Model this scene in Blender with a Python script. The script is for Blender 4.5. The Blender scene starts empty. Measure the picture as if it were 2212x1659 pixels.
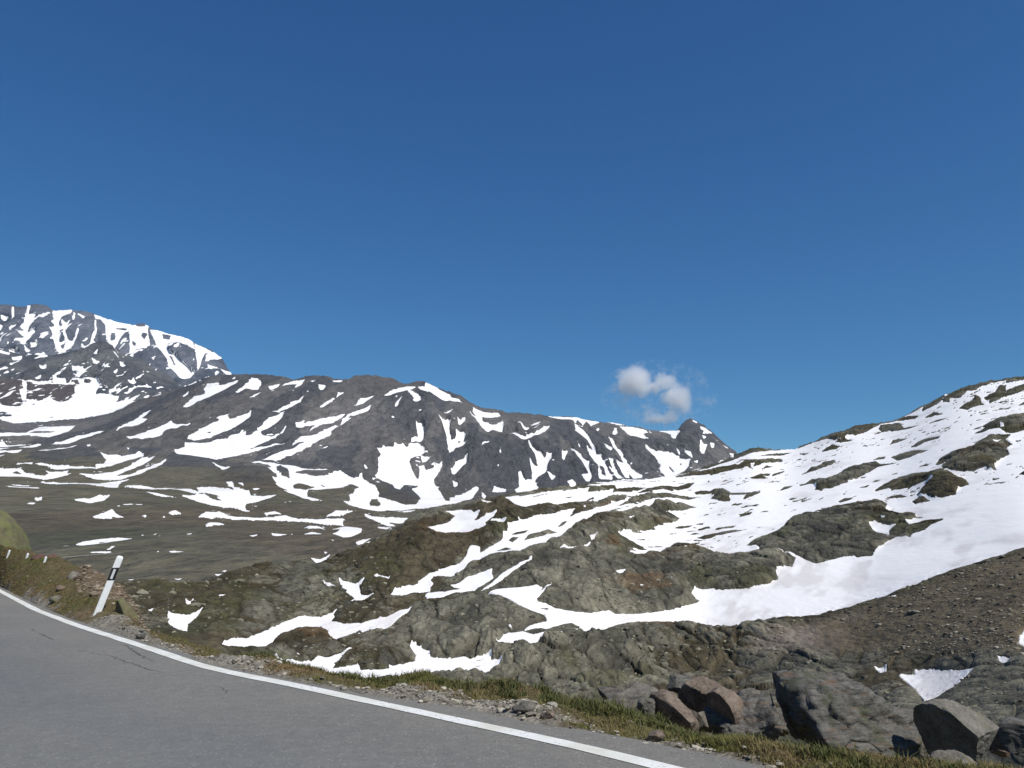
# alpine pass road with snow patched mountains
HAZE = 8e-6; SKY = (1.0, 0.0, 8.0, 0.10); SKYFIT = ((.54, 1.27), (.87, 1.025), (1.34, .772)); EXPO = 0.04
# ---- outlines of the snow fields (S) and of bare rock islands in them (R), read off as crops: (x0, y0) + 0.27125 * (X, Y)
OUTLINES = {
(0,700): """
S 245,170 275,170 255,260 330,255 300,300 350,270 460,235 350,330 260,400 240,440 340,410 350,440 270,520 180,585 135,560 200,530 160,520 215,470 170,450 215,420 185,370 220,330 225,290 240,240
S 235,550 260,580 295,610 250,615 230,580
S 470,215 650,210 640,240 560,270 530,330 540,430 530,500 560,560 600,590 520,610 505,560 480,480 465,400 490,370 460,330 480,290
S 560,320 600,330 590,420 610,470 650,490 700,390 715,390 690,470 660,530 600,575 560,590 590,500 575,440
S 20,280 90,300 60,330 20,310
S 0,350 45,370 0,430
S 0,470 25,480 0,510
S 105,185 125,185 135,300 120,340 110,250
S 80,510 110,570 90,560
S 300,560 360,530 350,560 310,580
S 380,480 430,470 400,500
S 400,600 440,630 310,650 360,620
S 660,230 680,240 670,310 655,300
S 700,240 770,270 750,285 700,255
S 845,250 920,270 1050,300 1210,340 1340,350 1330,400 1340,460 1350,540 1330,560 1290,545 1200,570 1165,585 1170,500 1160,400 1110,430 1050,520 1030,555 1010,520 960,490 950,420 945,340 900,290 860,290
R 1000,410 1040,420 1040,480 990,500
R 1060,500 1150,440 1165,580 1130,590 1060,560
R 1190,490 1225,500 1215,530 1190,510
R 1215,345 1240,325 1330,335 1300,355 1240,358
R 1280,420 1330,430 1300,470 1270,450
R 1040,370 1150,375 1130,400 1050,385
S 1345,385 1420,395 1540,430 1680,460 1740,500 1750,570 1690,560 1620,530 1560,510 1500,560 1530,620 1560,660 1600,650 1620,700 1700,760 1720,820 1740,770 1770,860 1700,890 1650,890 1560,800 1520,770 1510,700 1450,620 1420,560 1400,500 1370,440
R 1460,430 1540,440 1530,480 1470,470
R 1600,520 1690,530 1700,560 1610,540
R 1520,660 1550,670 1580,740 1560,740
S 1750,510 1900,580 1900,600 1850,600 1810,680 1810,760 1800,850 1785,840 1780,740 1765,640
S 1850,620 1920,590 2000,640 1960,660 1900,660 1850,690
S 1880,730 2000,750 2080,770 2085,795 1960,785 1860,815
S 850,290 865,300 870,390 840,450 820,510 760,560 720,520 730,490 770,520 800,490 820,430 850,390
S 1040,560 1060,590 1100,640 1170,580 1280,560 1340,560 1330,600 1290,640 1280,620 1200,600 1130,620 1110,640 1060,600
S 110,640 200,620 200,650 120,740 100,740 160,680 110,670
S 0,570 90,600 80,620 0,600
S 830,590 880,550 870,590
S 830,650 900,680 860,700 840,690
S 650,720 710,720 760,740 830,705 780,750 740,790 710,830 680,810 690,780 650,770
S 360,740 430,720 420,750 370,760
S 540,760 630,720 580,760
S 320,830 380,790 370,830 330,850
S 950,730 1000,740 1000,770
S 1000,570 1030,590 1130,740 1150,755 1090,745 1080,700 1100,690 1040,620
S 1030,790 1080,760 1050,800
S 1045,830 1150,780 1130,800 1060,840
S 1160,860 1210,845 1240,890 1170,890
S 1115,975 1250,910 1330,900 1380,935 1300,920 1240,930 1150,980
S 1340,1000 1470,955 1440,975
S 1000,940 1050,925 1040,950 980,975
S 100,855 240,870 380,860 480,870 480,810 590,840 600,870 660,870 690,885 600,890 540,880 320,890 200,870
S 700,845 880,840 880,880 920,900 870,940 860,975 980,975 1080,990 1040,1040 1150,1020 1210,1010 1190,1040 1110,1090 980,1140 860,1165 700,1190 560,1195 320,1215 130,1230 50,1210 0,1185 0,1165 110,1165 90,1140 30,1125 0,1125 0,1045 30,1070 150,1080 230,1060 235,1020 290,1015 350,1030 440,990 480,1020 550,1045 600,1030 670,990 670,900 720,880
R 760,850 830,855 810,885 750,870
S 205,870 245,870 235,1020 215,1080 180,940 210,920
S 1640,1000 1700,940 1690,980 1650,1010
S 1830,930 1880,880 1960,870 1970,900 2140,845 2130,870 2000,950 1850,1010 1730,1080 1640,1120 1680,1060 1740,1000 1870,965
S 1250,1190 1300,1150 1360,1135 1270,1200 1365,1200 1200,1270 1030,1320 1100,1270
S 1115,1380 1300,1330 1540,1230 1590,1255 1720,1255 1600,1300 1450,1330 1470,1360 1400,1390 1200,1405 1110,1410
S 460,1445 640,1370 970,1300 800,1370 620,1430
S 0,1320 230,1320 350,1265 680,1255 620,1310 440,1365 250,1345 0,1355
R 230,1325 330,1300 500,1305 440,1325
S 0,1405 40,1405 60,1425 310,1415 200,1440 0,1445
S 150,1475 420,1420 300,1465
S 0,1465 130,1468 0,1478
S 0,1490 60,1500 210,1500 150,1520 0,1515
S 0,1540 50,1540 0,1560
S 335,1515 520,1470 700,1450 640,1490 480,1510
S 760,1460 830,1445 790,1465
S 760,1485 850,1480 790,1492
S 1570,1490 1665,1450 1660,1415 1880,1410 2070,1370 2100,1340 2212,1320 2212,1510 1950,1560 1850,1550 1700,1530 1580,1530 1570,1500
S 1690,1385 1700,1360 1800,1290 1990,1210 1930,1185 2040,1165 2060,1205 2140,1200 2212,1160 2212,1220 2080,1290 1900,1360 1760,1390
""",
(500,850): """
S 0,355 20,325 130,315 130,345 300,295 290,320 160,385 0,475 0,420
S 270,420 340,360 420,270 480,275 510,320 480,385 370,370 290,425
S 240,285 275,255 270,280
S 570,355 680,325 660,355 590,390
S 695,355 730,320 800,295 900,285 870,335 800,370 830,325 740,335
S 780,400 800,390 800,410
S 360,485 450,430 515,415 440,455
S 580,415 640,390 620,405
S 565,610 640,595 720,545 900,470 850,515 770,555 650,600 600,610
S 650,620 740,585 700,610
S 950,300 1000,290 970,310
S 1025,330 1085,345 1070,390 1040,400 1025,370
S 1145,290 1245,290 1220,305 1160,305
S 1025,550 1110,480 1180,460 1200,410 1260,405 1200,445 1120,510 1060,550
S 900,415 950,418 925,424
S 85,630 150,615 200,625 230,655 420,585 410,630 250,735 100,780 0,820 0,720 60,690 150,660 100,640
R 20,765 60,755 40,775
S 520,690 580,640 700,610 680,660 600,700 530,700
S 0,860 200,830 220,800 350,755 320,795 420,780 520,700 530,680 700,620 730,600 680,660 600,715 500,760 520,790 600,800 670,770 740,705 720,740 640,800 380,920 740,830 700,850 400,950 150,1005 20,1000 0,960
S 815,690 900,665 880,690 1060,640 1270,615 1150,680 1040,700 930,755 990,700 850,720 820,715
S 1340,525 1400,470 1540,437 1450,490 1360,530
S 780,865 870,800 1000,780 1140,720 1220,710 1240,650 1330,590 1510,525 1470,570 1350,620 1250,690 1140,750 1130,790 1000,850 880,920 720,985 640,1010 480,1012 620,960 800,900 860,860 900,840
R 1270,660 1310,620 1350,625
S 1030,908 1150,895 1080,912
S 1605,440 1700,380 1820,345 1895,350 1880,370 1780,390 1720,420 1640,440
S 1820,375 1850,380 1890,420 1940,460 1950,525 1890,535 1870,500 1880,470
S 1915,360 1985,355 1985,310 2030,325 2120,380 2212,430 2212,520 2140,495 2100,470 2060,430 2000,400 1950,395
S 1705,550 1720,520 1785,485 1740,535
S 1715,455 1735,455 1725,470
S 1920,625 1960,625 1940,640
S 1675,655 1720,660 1690,670
S 1900,720 1950,725 1975,770 1965,870 1900,860 1855,865 1860,840 1920,820
S 1555,920 1610,890 1700,900 1710,875 1740,890 1780,880 1820,910 1850,870 1920,875 1975,930 1975,960 1930,985 1860,1005 1840,1030 1860,1090 1890,1150 1915,1185 1930,1150 1930,1080 1970,1060 1990,1105 2050,1090 2140,1040 2130,1090 2060,1190 2070,1230 2160,1370 2212,1375 2212,1400 2000,1440 1780,1470 1550,1480 1380,1450 1240,1415 1310,1395 1300,1340 1340,1310 1350,1280 1390,1255 1320,1230 1200,1275 1000,1300 940,1300 920,1320 920,1360 1060,1405 960,1395 830,1350 710,1315 740,1300 630,1240 650,1220 600,1180 650,1170 640,1140 550,1090 600,1080 560,1050 360,1035 500,1030 620,1035 660,1050 800,1060 870,1090 1100,1120 1100,1130 900,1110 800,1130 1000,1170 1130,1150 1220,1125 1340,1190 1410,1150 1430,1195 1530,1240 1570,1310 1560,1345 1720,1385 1800,1420 1900,1410 1940,1355 1860,1280 1930,1240 1790,1235 1760,1285 1710,1270 1690,1230 1600,1200 1530,1165 1560,1130 1560,1060 1560,1010 1585,965
R 640,1075 680,1055 750,1100 765,1180 700,1160 650,1120
R 795,1240 850,1220 990,1265 920,1300 800,1275
R 1040,1235 1110,1270 1060,1260
R 1480,1410 1500,1370 1550,1365 1585,1410 1560,1435 1490,1435
S 1940,980 2040,1010 1960,1040
S 1505,1185 1560,1180 1520,1195
S 1430,1075 1470,1100 1445,1115
S 65,1045 150,1080 230,1110 150,1115
S 190,1210 240,1205 255,1260 300,1275 400,1310 410,1340 540,1350 655,1350 480,1390 260,1415 0,1390 0,1325 30,1360 190,1390 110,1350 130,1335 0,1305 0,1255 100,1265 200,1290 270,1290 240,1260
S 280,1215 340,1215 350,1265 320,1235
S 425,1300 500,1305 450,1315
S 270,1425 430,1450 350,1447
S 700,1405 825,1390 780,1400
S 505,1465 620,1455 700,1470 560,1470
S 0,1465 150,1460 220,1485 600,1490 720,1480 800,1500 1000,1515 1270,1510 1240,1545 1250,1570 1150,1560 850,1525 600,1515 200,1505 0,1500
S 1070,1500 1190,1470 1370,1475 1220,1495
S 1420,1495 1600,1520 1830,1530 1790,1575 1650,1560 1730,1595 1640,1590 1500,1530
S 1700,1485 1900,1475 1850,1490
""",
(1000,900): """
S 570,355 600,370 680,400 800,400 820,430 720,455 650,450 660,500 740,540 840,545 840,600 800,630 940,635 1000,655 1120,645 1150,600 1210,540 1265,530 1230,590 1170,640 1080,675 1010,678 830,660 740,640 680,640 640,600 640,570 600,530 530,465 545,430 600,460 570,410
S 75,170 145,165 150,125 200,150 285,195 230,185 330,250 440,280 490,345 420,305 350,335 310,310 250,280 190,220 100,195
S 305,470 350,447 400,450 330,478
S 1080,550 1130,505 1200,485 1150,520
S 1200,525 1270,502 1250,515
S 960,605 1060,575 1180,545 1080,605 1020,625 1030,600
S 260,505 340,520 365,545 355,600 375,670 410,660 420,620 480,640 510,655 480,690 525,740 410,740 400,770 360,815 345,720 330,640 310,590
R 430,690 460,690 440,705
S 430,550 500,540 500,565 440,590
S 375,930 410,880 525,840 510,900 440,940 400,985 375,960
S 385,1030 430,1050 430,1080 400,1085
S 360,1165 400,1160 500,1130 600,1080 625,1100 560,1170 360,1220
S 640,820 680,770 730,755 700,780
S 790,940 805,940 795,960
S 815,820 825,860 810,860
S 740,1125 760,1075 870,1100 860,1120
S 650,1125 690,1150 670,1175 650,1150
S 945,1100 990,1070 980,980 1000,970 1040,1025 1100,1015 1105,960 1080,890 1150,905 1150,870 1120,820 1060,710 1100,740 1180,790 1215,825 1240,790 1280,790 1280,830 1240,900 1225,950 1150,990 1125,1030 1160,1080 1080,1100 960,1115
S 1370,770 1430,750 1390,840 1370,840
S 1230,950 1300,985 1310,1005 1280,1020
S 1420,1035 1470,1025 1500,1060 1450,1065
S 1440,715 1500,760 1570,830 1620,850 1610,910 1640,990 1620,1030 1590,1030 1545,970 1610,960 1560,860 1500,790
S 1485,495 1560,550 1600,600 1660,720 1680,790 1720,800 1830,1000 1830,1010 1710,1000 1700,960 1700,890 1660,850 1620,790 1590,710 1660,770 1600,660 1500,570
R 1700,880 1750,900 1770,980 1730,960
S 1510,675 1555,730 1520,700
S 1205,430 1380,435 1500,440 1650,475 1710,485 1630,515 1590,470 1560,510 1510,455 1490,490 1470,460 1350,455
S 1680,545 1700,530 1710,550
S 1750,680 1820,720 1810,770 1780,740
S 1790,620 1820,640 1850,700 1900,760 1960,860 2000,910 2110,980 2010,995 1960,920 1980,990 1940,990 1850,840 1920,860 1900,800 1830,720
S 1790,840 1830,850 1850,920 1910,1000 1870,1000 1790,900 1830,920
S 1830,580 1860,535 1870,580 1850,605
S 1890,525 2050,530 2130,560 2140,575 2100,590 2150,670 2040,620 1960,590
S 1755,478 1820,485 1980,520 1820,495
S 765,1182 960,1145 1000,1150 1300,1100 1400,1092 1150,1150 1010,1165 1340,1110 1550,1080 1620,1080 1600,1110 1640,1110 1820,1095 1760,1130 1640,1160 1590,1185 1600,1200 1450,1200 1300,1225 1270,1205 1150,1220 1030,1253 950,1235 890,1200 900,1190
R 1400,1160 1490,1145 1440,1165
S 1560,1055 1720,1045 1650,1060
S 1700,1040 1880,1015 2212,990 2212,1075 2050,1080 1900,1060 1870,1045
S 1600,1200 1700,1165 1900,1140 2130,1090 2212,1090 2000,1150 1860,1150 1750,1180
S 1790,1215 1890,1190 1860,1210
S 725,1395 740,1370 870,1395 790,1425
S 295,1305 450,1275 550,1285 580,1305 640,1290 600,1350 570,1370 600,1375 790,1320 680,1400 690,1430 590,1475 400,1490 230,1510 150,1480 240,1440 340,1400 420,1320
S 630,1225 750,1230 700,1248
S 1565,1240 1600,1250 1570,1255
S 880,1410 1050,1400 1110,1330 1270,1310 1330,1290 1490,1262 1430,1340 1500,1310 1690,1265 1900,1230 2212,1100 2212,1140 2050,1200 1850,1310 1800,1290 1600,1370 1480,1430 1380,1510 1350,1550 1200,1590 1000,1640 950,1659 690,1659 780,1600 840,1560 840,1490 890,1460
R 1030,1545 1110,1470 1250,1455 1320,1475 1150,1520
R 890,1505 1060,1445 1000,1490
R 885,1545 960,1510 980,1520 930,1565
R 1330,1425 1380,1370 1420,1370 1390,1410
R 1600,1350 1700,1320 1900,1240 2050,1180 1950,1245 1750,1320
R 1700,1300 1850,1255 2000,1200 1880,1255
R 1520,1400 1650,1350 1800,1290 1650,1362
S 2060,1280 2110,1220 2212,1180 2212,1230 2120,1280
S 1975,1395 2040,1375 2010,1392
S 1880,1540 1930,1490 2212,1450 2212,1610 2100,1615 1980,1570
S 540,1659 560,1605 640,1620 600,1659
S 1620,1600 1700,1580 1650,1610
""",
(1450,850): """
S 0,1225 200,1200 500,1180 650,1150 900,1120 1250,1015 1330,985 1430,950 1580,925 1810,910 2050,830 2212,790 2212,1450 1900,1540 1720,1600 1500,1659 500,1659 600,1600 740,1550 770,1515 640,1500 750,1460 930,1420 800,1390 650,1395 480,1450 410,1460 300,1475 0,1520 0,1450 100,1420 250,1390 350,1340 300,1330 100,1350 0,1390 0,1300 150,1290 200,1270 190,1230 0,1240
R 0,1385 150,1345 300,1335 260,1380 120,1420 0,1445
R 160,1300 200,1265 360,1250 480,1265 380,1295
R 380,1310 520,1260 620,1230 740,1240 850,1210 910,1205 850,1250 700,1290 620,1270 500,1310
R 350,1360 480,1330 620,1310 800,1320 930,1335 850,1355 650,1350 500,1380 250,1450 100,1500 0,1540 0,1510 200,1430
R 0,1560 300,1500 480,1460 560,1410 700,1390 860,1405 930,1420 800,1450 640,1500 770,1520 740,1555 600,1610 520,1659 0,1659
S 120,1400 340,1370 200,1395
S 40,1470 300,1410 420,1400 260,1440 100,1480
S 315,1565 380,1555 330,1580
R 900,1290 960,1270 1040,1275 1100,1250 1160,1250 1230,1290 1380,1290 1500,1275 1480,1300 1350,1355 1340,1340 1380,1310 1230,1310 1200,1330 1230,1350 1220,1370 1130,1365 1040,1340 1110,1330 1050,1305 920,1310
R 730,1150 850,1130 1000,1110 1250,1060 1330,1010 1700,990 1700,1010 1550,1040 1400,1075 1250,1100 1130,1130 950,1180 1060,1150 900,1150 740,1165
S 1270,1055 1330,1020 1350,1030 1290,1060
S 1410,1045 1450,1040 1420,1075
R 1500,1085 1560,1055 1620,1060 1560,1075
R 1460,990 1600,955 1700,940 1800,940 1700,965 1550,980
R 1400,1160 1500,1125 1585,1120 1580,1140 1510,1150 1600,1165 1430,1170
R 1610,1125 1720,1095 1690,1115 1600,1150
R 1235,1195 1270,1188 1265,1195
R 1290,1165 1325,1160 1300,1172
R 1640,1280 1690,1240 1800,1225 1760,1260
R 1725,1305 1780,1280 1750,1305
R 1820,955 1950,935 1900,950
R 1290,1490 1430,1465 1380,1500 1330,1505
R 1050,1550 1130,1530 1090,1545
R 715,1615 770,1590 800,1600 880,1580 850,1605 790,1615
R 905,1580 940,1565 990,1580 930,1590
R 1080,1640 1100,1610 1290,1590 1250,1610 1130,1635
R 1250,1000 1300,960 1400,905 1490,895 1580,925 1400,965 1320,990
R 1810,915 1900,860 2000,820 2212,760 2212,800 2060,830 1900,900
S 0,655 50,665 0,675
S 160,668 300,710 200,690
S 235,710 380,715 490,765 440,770 495,855 400,820 320,790
S 495,745 525,775 505,765
S 585,750 770,742 775,765 740,790 735,850 700,820 690,780 650,765
S 885,645 935,665 925,675 890,660
S 960,705 1000,720 1070,770 980,770 990,745 960,725
S 975,800 1005,800 1010,850 985,875
S 455,900 560,950 690,965 700,955 780,1000 870,1010 850,1080 810,1110 680,1150 640,1145 590,1090 600,1060 520,970
R 770,1045 790,1040 790,1070
R 670,1070 690,1070 730,1115 700,1100
S 805,920 870,945 890,990 850,975 820,945
S 960,900 1020,920 1010,950 990,985 950,950
S 1045,895 1085,895 1080,945 1060,940
S 1160,870 1225,910 1190,900
S 895,1010 940,1000 930,1025 910,1030
S 1220,960 1260,955 1255,980 1230,980
S 740,930 775,945 770,970
S 1095,825 1125,845 1110,842
S 165,780 190,715 215,770 200,790
S 90,860 165,920 150,955 120,910
S 15,730 50,715 40,740
""",
(1900,850): """
S 0,918 160,905 250,870 330,840 500,830 700,790 900,700 1060,660 1180,600 1300,530 1480,440 1600,380 1850,345 2000,300 2350,255 2350,1659 0,1659
R 155,915 250,860 340,815 500,770 620,730 800,700 920,680 900,710 780,770 690,800 640,790 600,830 500,850 440,825 330,850
R 500,860 600,830 690,825 560,860
R 380,930 430,895 500,875 560,880 520,905
R 0,950 130,940 50,965 0,970
R 180,950 290,938 230,960
R 0,990 45,1000 30,1020 0,1020
R 0,1110 65,1095 40,1115 0,1130
R 190,1140 260,1100 290,1070 380,1050 400,1020 500,995 520,1015 480,1045 350,1090
R 180,1220 240,1210 300,1165 420,1160 410,1185 470,1160 600,1085 760,1030 870,1015 930,1035 1080,1020 900,1065 780,1130 680,1185 560,1230 380,1280 330,1255 350,1230 300,1210 200,1235
R 0,1280 50,1240 140,1225 90,1255
R 65,1305 125,1280 90,1305
R 580,1295 630,1275 610,1292
R 530,1385 600,1350 680,1345 640,1375 560,1400
R 820,925 900,895 870,910
R 910,875 1000,860 1030,820 1130,805 1190,795 1100,830 1000,865
R 1190,885 1250,835 1330,800 1460,780 1440,805 1320,840 1240,880
R 1440,925 1500,897 1480,915
R 835,1005 900,975 970,968 950,990
R 1010,975 1080,940 1220,905 1350,912 1230,960 1070,1005
R 1060,660 1130,625 1270,605 1230,635 1100,665
R 900,735 920,705 1090,680 1130,710 1300,670 1180,715 1050,745 930,755
R 1300,540 1420,460 1560,380 1700,345 1870,295 1950,300 2050,280 2350,245 2350,265 2140,320 2050,330 2050,300 1980,305 1850,350 1780,385 1700,400 1640,450 1550,460 1540,490 1480,490 1480,450 1560,410 1500,430 1450,500 1380,540 1290,575
R 1300,625 1400,565 1490,575 1400,600
R 1320,680 1420,635 1560,605 1450,645
R 1620,530 1680,490 1760,460 1770,425 1820,440 1830,480 1860,500 1760,520 1700,545
R 1850,440 1930,420 1990,350 2050,350 2050,380 2350,300 2350,330 1890,495 1900,470 1860,460
R 2150,515 2212,475 2350,460 2350,480
R 1730,735 1880,670 1950,640 2212,590 2350,580 2350,745 2212,745 2110,775 2050,770 1980,740 1900,745 1840,765 1760,765 1870,715
S 1990,712 2040,715 2020,735
R 1410,1050 1450,990 1540,945 1700,890 1840,835 1900,795 2100,785 2050,830 2110,865 2050,900 2085,950 1970,1030 1950,1060 1965,1100 1890,1100 1870,1090 1680,1135 1560,1135 1480,1110 1480,1070 1520,1045 1440,1060
S 1930,855 2020,830 2030,845 1960,870
R 2150,875 2200,860 2180,875
R 2155,1140 2212,1105 2350,1100 2350,1145
R 865,1275 950,1220 1080,1160 1200,1125 1280,1120 1360,1140 1420,1110 1510,1140 1490,1195 1540,1215 1620,1195 1690,1190 1720,1230 1620,1270 1600,1320 1480,1355 1380,1360 1240,1330 1320,1270 1410,1225 1330,1230 1200,1265 1080,1280 990,1265
R 1200,1385 1270,1350 1370,1380 1230,1410
R 945,1365 1020,1330 1100,1320 1170,1345 1070,1350
R 1720,820 1755,805 1740,822
""",
(1450,1200): """
S 220,430 270,395 450,375 560,330 740,265 780,225 1700,0 2212,0 2212,150 1900,230 1720,320 1740,340 1550,400 1450,430 1370,490 1460,510 1500,550 1240,605 1140,575 1000,545 950,520 700,510 600,560 400,600 310,600 400,570 340,565 490,540 430,515 650,505 400,480
S 970,595 1150,585 1200,600 1190,615
S 0,1100 130,1090 200,1120 350,1130 520,1120 700,1090 840,1045 950,995 880,960 910,905 1150,910 1400,895 1560,860 1670,800 1640,760 1650,715 1800,680 1820,625 1710,595 1840,595 2050,680 2212,625 2212,1060 2050,1115 2010,1145 1930,1135 1620,1170 1480,1185 1420,1230 1200,1255 1050,1225 900,1205 740,1190 400,1195 160,1220 0,1265
R 915,415 960,405 1000,390 1080,370 1170,355 1270,340 1350,345 1200,375 1100,395 1060,420 990,430
R 1075,345 1110,320 1290,298 1250,320
R 1290,200 1360,185 1430,175 1400,205 1330,215
R 715,325 770,305 890,295 850,320 790,328
R 905,290 960,275 990,292
R 880,0 1150,0 1220,40 1230,65 1130,75 1040,50 1100,20
R 1340,60 1380,20 1500,0 1480,10
R 1140,1225 1190,1222 1170,1238
R 1270,1240 1330,1230 1300,1245
S 190,800 230,785 290,785 280,800 230,805
S 530,855 570,860 550,863
S 680,868 730,870 700,873
S 790,585 860,590 820,594
S 400,918 460,915 430,924
S 0,480 45,480 0,500
""",
(950,1200): """
S 330,375 480,340 560,280 610,225 480,200 640,172 740,180 760,205 830,185 780,230 760,270 960,215 970,225 870,290 860,320 760,365 600,385 430,405
S 920,265 1050,280 1055,290 980,320 920,290
S 1080,300 1290,230 1440,210 1680,155 1620,230 1870,160 2000,110 2100,90 2000,170 1750,290 1640,330 1540,440 1380,490 1200,530 1060,560 880,610 710,660 690,700 620,750 580,790 460,790 440,740 560,690 640,670 690,600 730,500 820,510 820,565 1000,460 1060,380
S 260,850 380,760 440,750 480,780 400,790 370,820 400,850 340,910 180,930 60,1000 10,985 50,920 200,890
R 1210,440 1260,380 1440,345 1520,370 1380,400
R 1070,445 1110,410 1170,410 1110,460
R 1080,400 1130,370 1260,340 1220,370
R 1510,320 1560,270 1610,260 1560,310
R 955,550 1050,510 1110,520 1040,545
R 290,850 340,815 300,850
S 1060,590 1150,570 1240,540 1180,575
S 345,930 500,935 650,890 545,885 640,830 700,790 830,740 930,715 920,760 940,790 800,880 770,905 600,935 480,985 340,995 320,975
S 820,905 860,880 900,850 1000,770 1280,625 1290,640 1120,740 1000,820 900,880
S 1530,597 1650,575 1820,525 1800,560 1620,600
S 1800,495 1890,480 1850,500
S 870,935 960,895 1140,870 1330,855 1380,890 1360,910 1490,870 1420,905 1330,960 1340,990 1400,1010 1500,1060 1680,1090 1780,1100 1980,1090 2040,1120 2212,1130 2212,1200 2050,1210 1870,1265 1680,1290 1500,1330 1270,1390 1230,1365 980,1435 960,1410 1060,1300 1190,1275 1300,1290 1420,1275 1340,1310 1560,1290 1730,1220 1640,1180 1470,1220 1430,1250 1360,1230 1210,1260 1260,1230 1420,1165 1400,1110 1290,1080 1180,1040 1080,980 990,950
R 1330,1045 1400,1050 1450,1055 1420,1065
S 1070,1240 1090,1228 1110,1240 1090,1255
S 0,1610 120,1580 230,1540 240,1490 185,1440 200,1405 240,1410 270,1450 330,1475 400,1510 560,1525 660,1510 730,1525 880,1490 930,1490 910,1530 1020,1555 990,1620 980,1659 0,1659
R 740,1540 850,1520 820,1535
R 745,1590 830,1575 800,1590
S 0,1150 100,1115 200,1095 170,1130 70,1190 30,1230 0,1270
""",
(450,1200): """
S 1070,275 1200,280 1290,315 1120,310
S 1310,320 1440,295 1500,300 1600,335 1590,370 1500,420 1430,420 1330,380 1390,345 1400,330
S 1735,315 1870,335 1820,358 1750,345
S 1070,380 1150,355 1250,385 1140,388
S 785,380 830,385 935,390 850,410 790,405
S 955,382 1005,385 960,390
S 580,410 675,395 620,420
S 190,270 230,250 365,250 290,280 200,295
S 1540,480 1600,455 1680,450 1600,490 1560,498
S 1315,445 1350,460 1340,468
S 1255,575 1290,580 1265,600
S 1135,650 1220,640 1310,610 1260,685 1190,680
S 265,795 340,790 300,808
S 330,765 380,750 360,770
S 1385,850 1480,860 1540,870 1620,855 1570,900 1590,970 1710,1000 1600,1015 1480,1032 1530,1000 1430,930
S 1705,830 1730,815 1850,835 1840,850 1720,848
S 1235,890 1300,900 1360,925 1290,915
S 1860,990 1890,930 2000,890 2100,870 2100,840 2212,760 2212,920 2050,940 1920,1000
S 0,1075 75,1070 60,1110 20,1100
S 295,1060 360,1035 330,1055
S 990,965 1025,965 1005,972
S 335,1455 350,1410 440,1370 560,1355 700,1300 830,1250 960,1190 1080,1165 1230,1165 1330,1130 1385,1095 1340,1145 1350,1160 1320,1190 1440,1215 1600,1215 1800,1165 2050,1095 1970,1150 1860,1240 1830,1280 1750,1315 1820,1260 1730,1270 1560,1310 1380,1365 1300,1340 1290,1270 1200,1260 1130,1252 1000,1270 900,1320 820,1370 740,1410 735,1455 700,1460 620,1440 540,1440 400,1460
S 1540,1365 1600,1360 1570,1372
S 810,1560 820,1540 900,1555 1050,1560 1150,1550 1200,1515 1300,1515 1520,1475 1440,1510 1350,1580 1330,1610 1560,1595 1590,1640 1750,1645 1900,1610 2030,1570 2080,1540 2085,1480 2030,1430 2050,1405 2212,1470 2212,1720 900,1720
""",
(0,1100): """
S 135,128 290,120 290,135 380,155 560,155 620,165 860,170 860,150 930,130 960,100 890,60 1100,65 1220,40 1250,20 1300,55 1180,95 1060,130 990,150 880,175 700,185 600,180 490,180 380,165 250,150
S 0,185 190,182 240,215 300,225 400,235 440,215 400,205 620,195 600,220 650,228 530,250 470,265 400,270 200,245 0,240
R 100,200 160,195 195,220 140,215
S 690,230 850,235 1000,205 1150,155 1280,75 1400,85 1350,110 1200,170 1050,235 1180,230 1280,180 1510,105 1440,150 1250,230 1100,260 880,265 780,250
S 340,280 500,285 870,300 1000,280 1190,262 1090,290 1060,330 900,325 700,310 450,298
S 95,310 320,322 200,330
S 10,355 180,340 320,345 370,368 250,358
S 300,465 375,455 370,480 320,482
S 215,503 330,495 290,512
S 650,470 750,455 800,465 900,435 990,445 930,470 800,495 720,480
S 1110,325 1250,315 1400,335 1660,330 1500,345 1300,343
S 1530,348 1700,350 1790,380 1770,340 1900,330 2212,385 2212,520 2100,505 1900,485 1750,455 1630,420 1740,405 1840,395 1890,430 2050,465 1950,420 2000,410 1850,390 1740,395 1650,375
S 2040,290 2090,285 2110,350 2212,370 2130,360 2060,330
S 1305,415 1400,412 1590,442 1450,438
S 820,600 900,580 1010,548 1040,575 1120,592 1000,600 920,610
S 1100,503 1190,492 1200,503 1130,515
S 1215,500 1275,495 1280,508 1240,512
S 1040,530 1080,524 1070,535
S 1255,582 1330,572 1310,585
S 1510,562 1580,548 1640,562 1560,570
S 1450,578 1490,574 1485,583
S 1780,575 1850,545 1980,535 2060,560 2212,568 2212,585 2000,582
S 1850,640 1900,622 2025,618 2010,640 1870,662
S 680,855 740,825 900,800 1060,790 1200,803 1020,830 940,850 840,870 710,898 700,875
R 880,830 970,822 900,850
S 535,905 640,875 600,895
S 950,945 1000,910 1035,910 980,940
S 755,993 900,968 980,958 1000,975 860,985
S 1265,762 1305,765 1280,772
S 1370,765 1410,745 1400,760
S 1415,780 1460,768 1440,780
S 1660,752 1735,743 1710,756
S 1485,948 1560,936 1660,950 1550,950
S 1400,950 1430,942 1425,952
S 1145,1225 1210,1215 1170,1240
S 1560,1212 1635,1208 1600,1235
S 1925,1160 2005,1155 1950,1178
S 1990,1135 2040,1120 2030,1136
S 1320,1535 1385,1528 1340,1555
S 1660,1465 1700,1440 1735,1450 1720,1480
S 1955,1432 2025,1400 2005,1425
S 1910,120 1960,140 2070,185 2000,195
S 1135,0 1170,5 1150,35
S 1505,1520 1600,1515 1700,1525 1830,1490 1750,1570 1690,1600 1680,1680 1600,1650 1500,1600
""",
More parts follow.
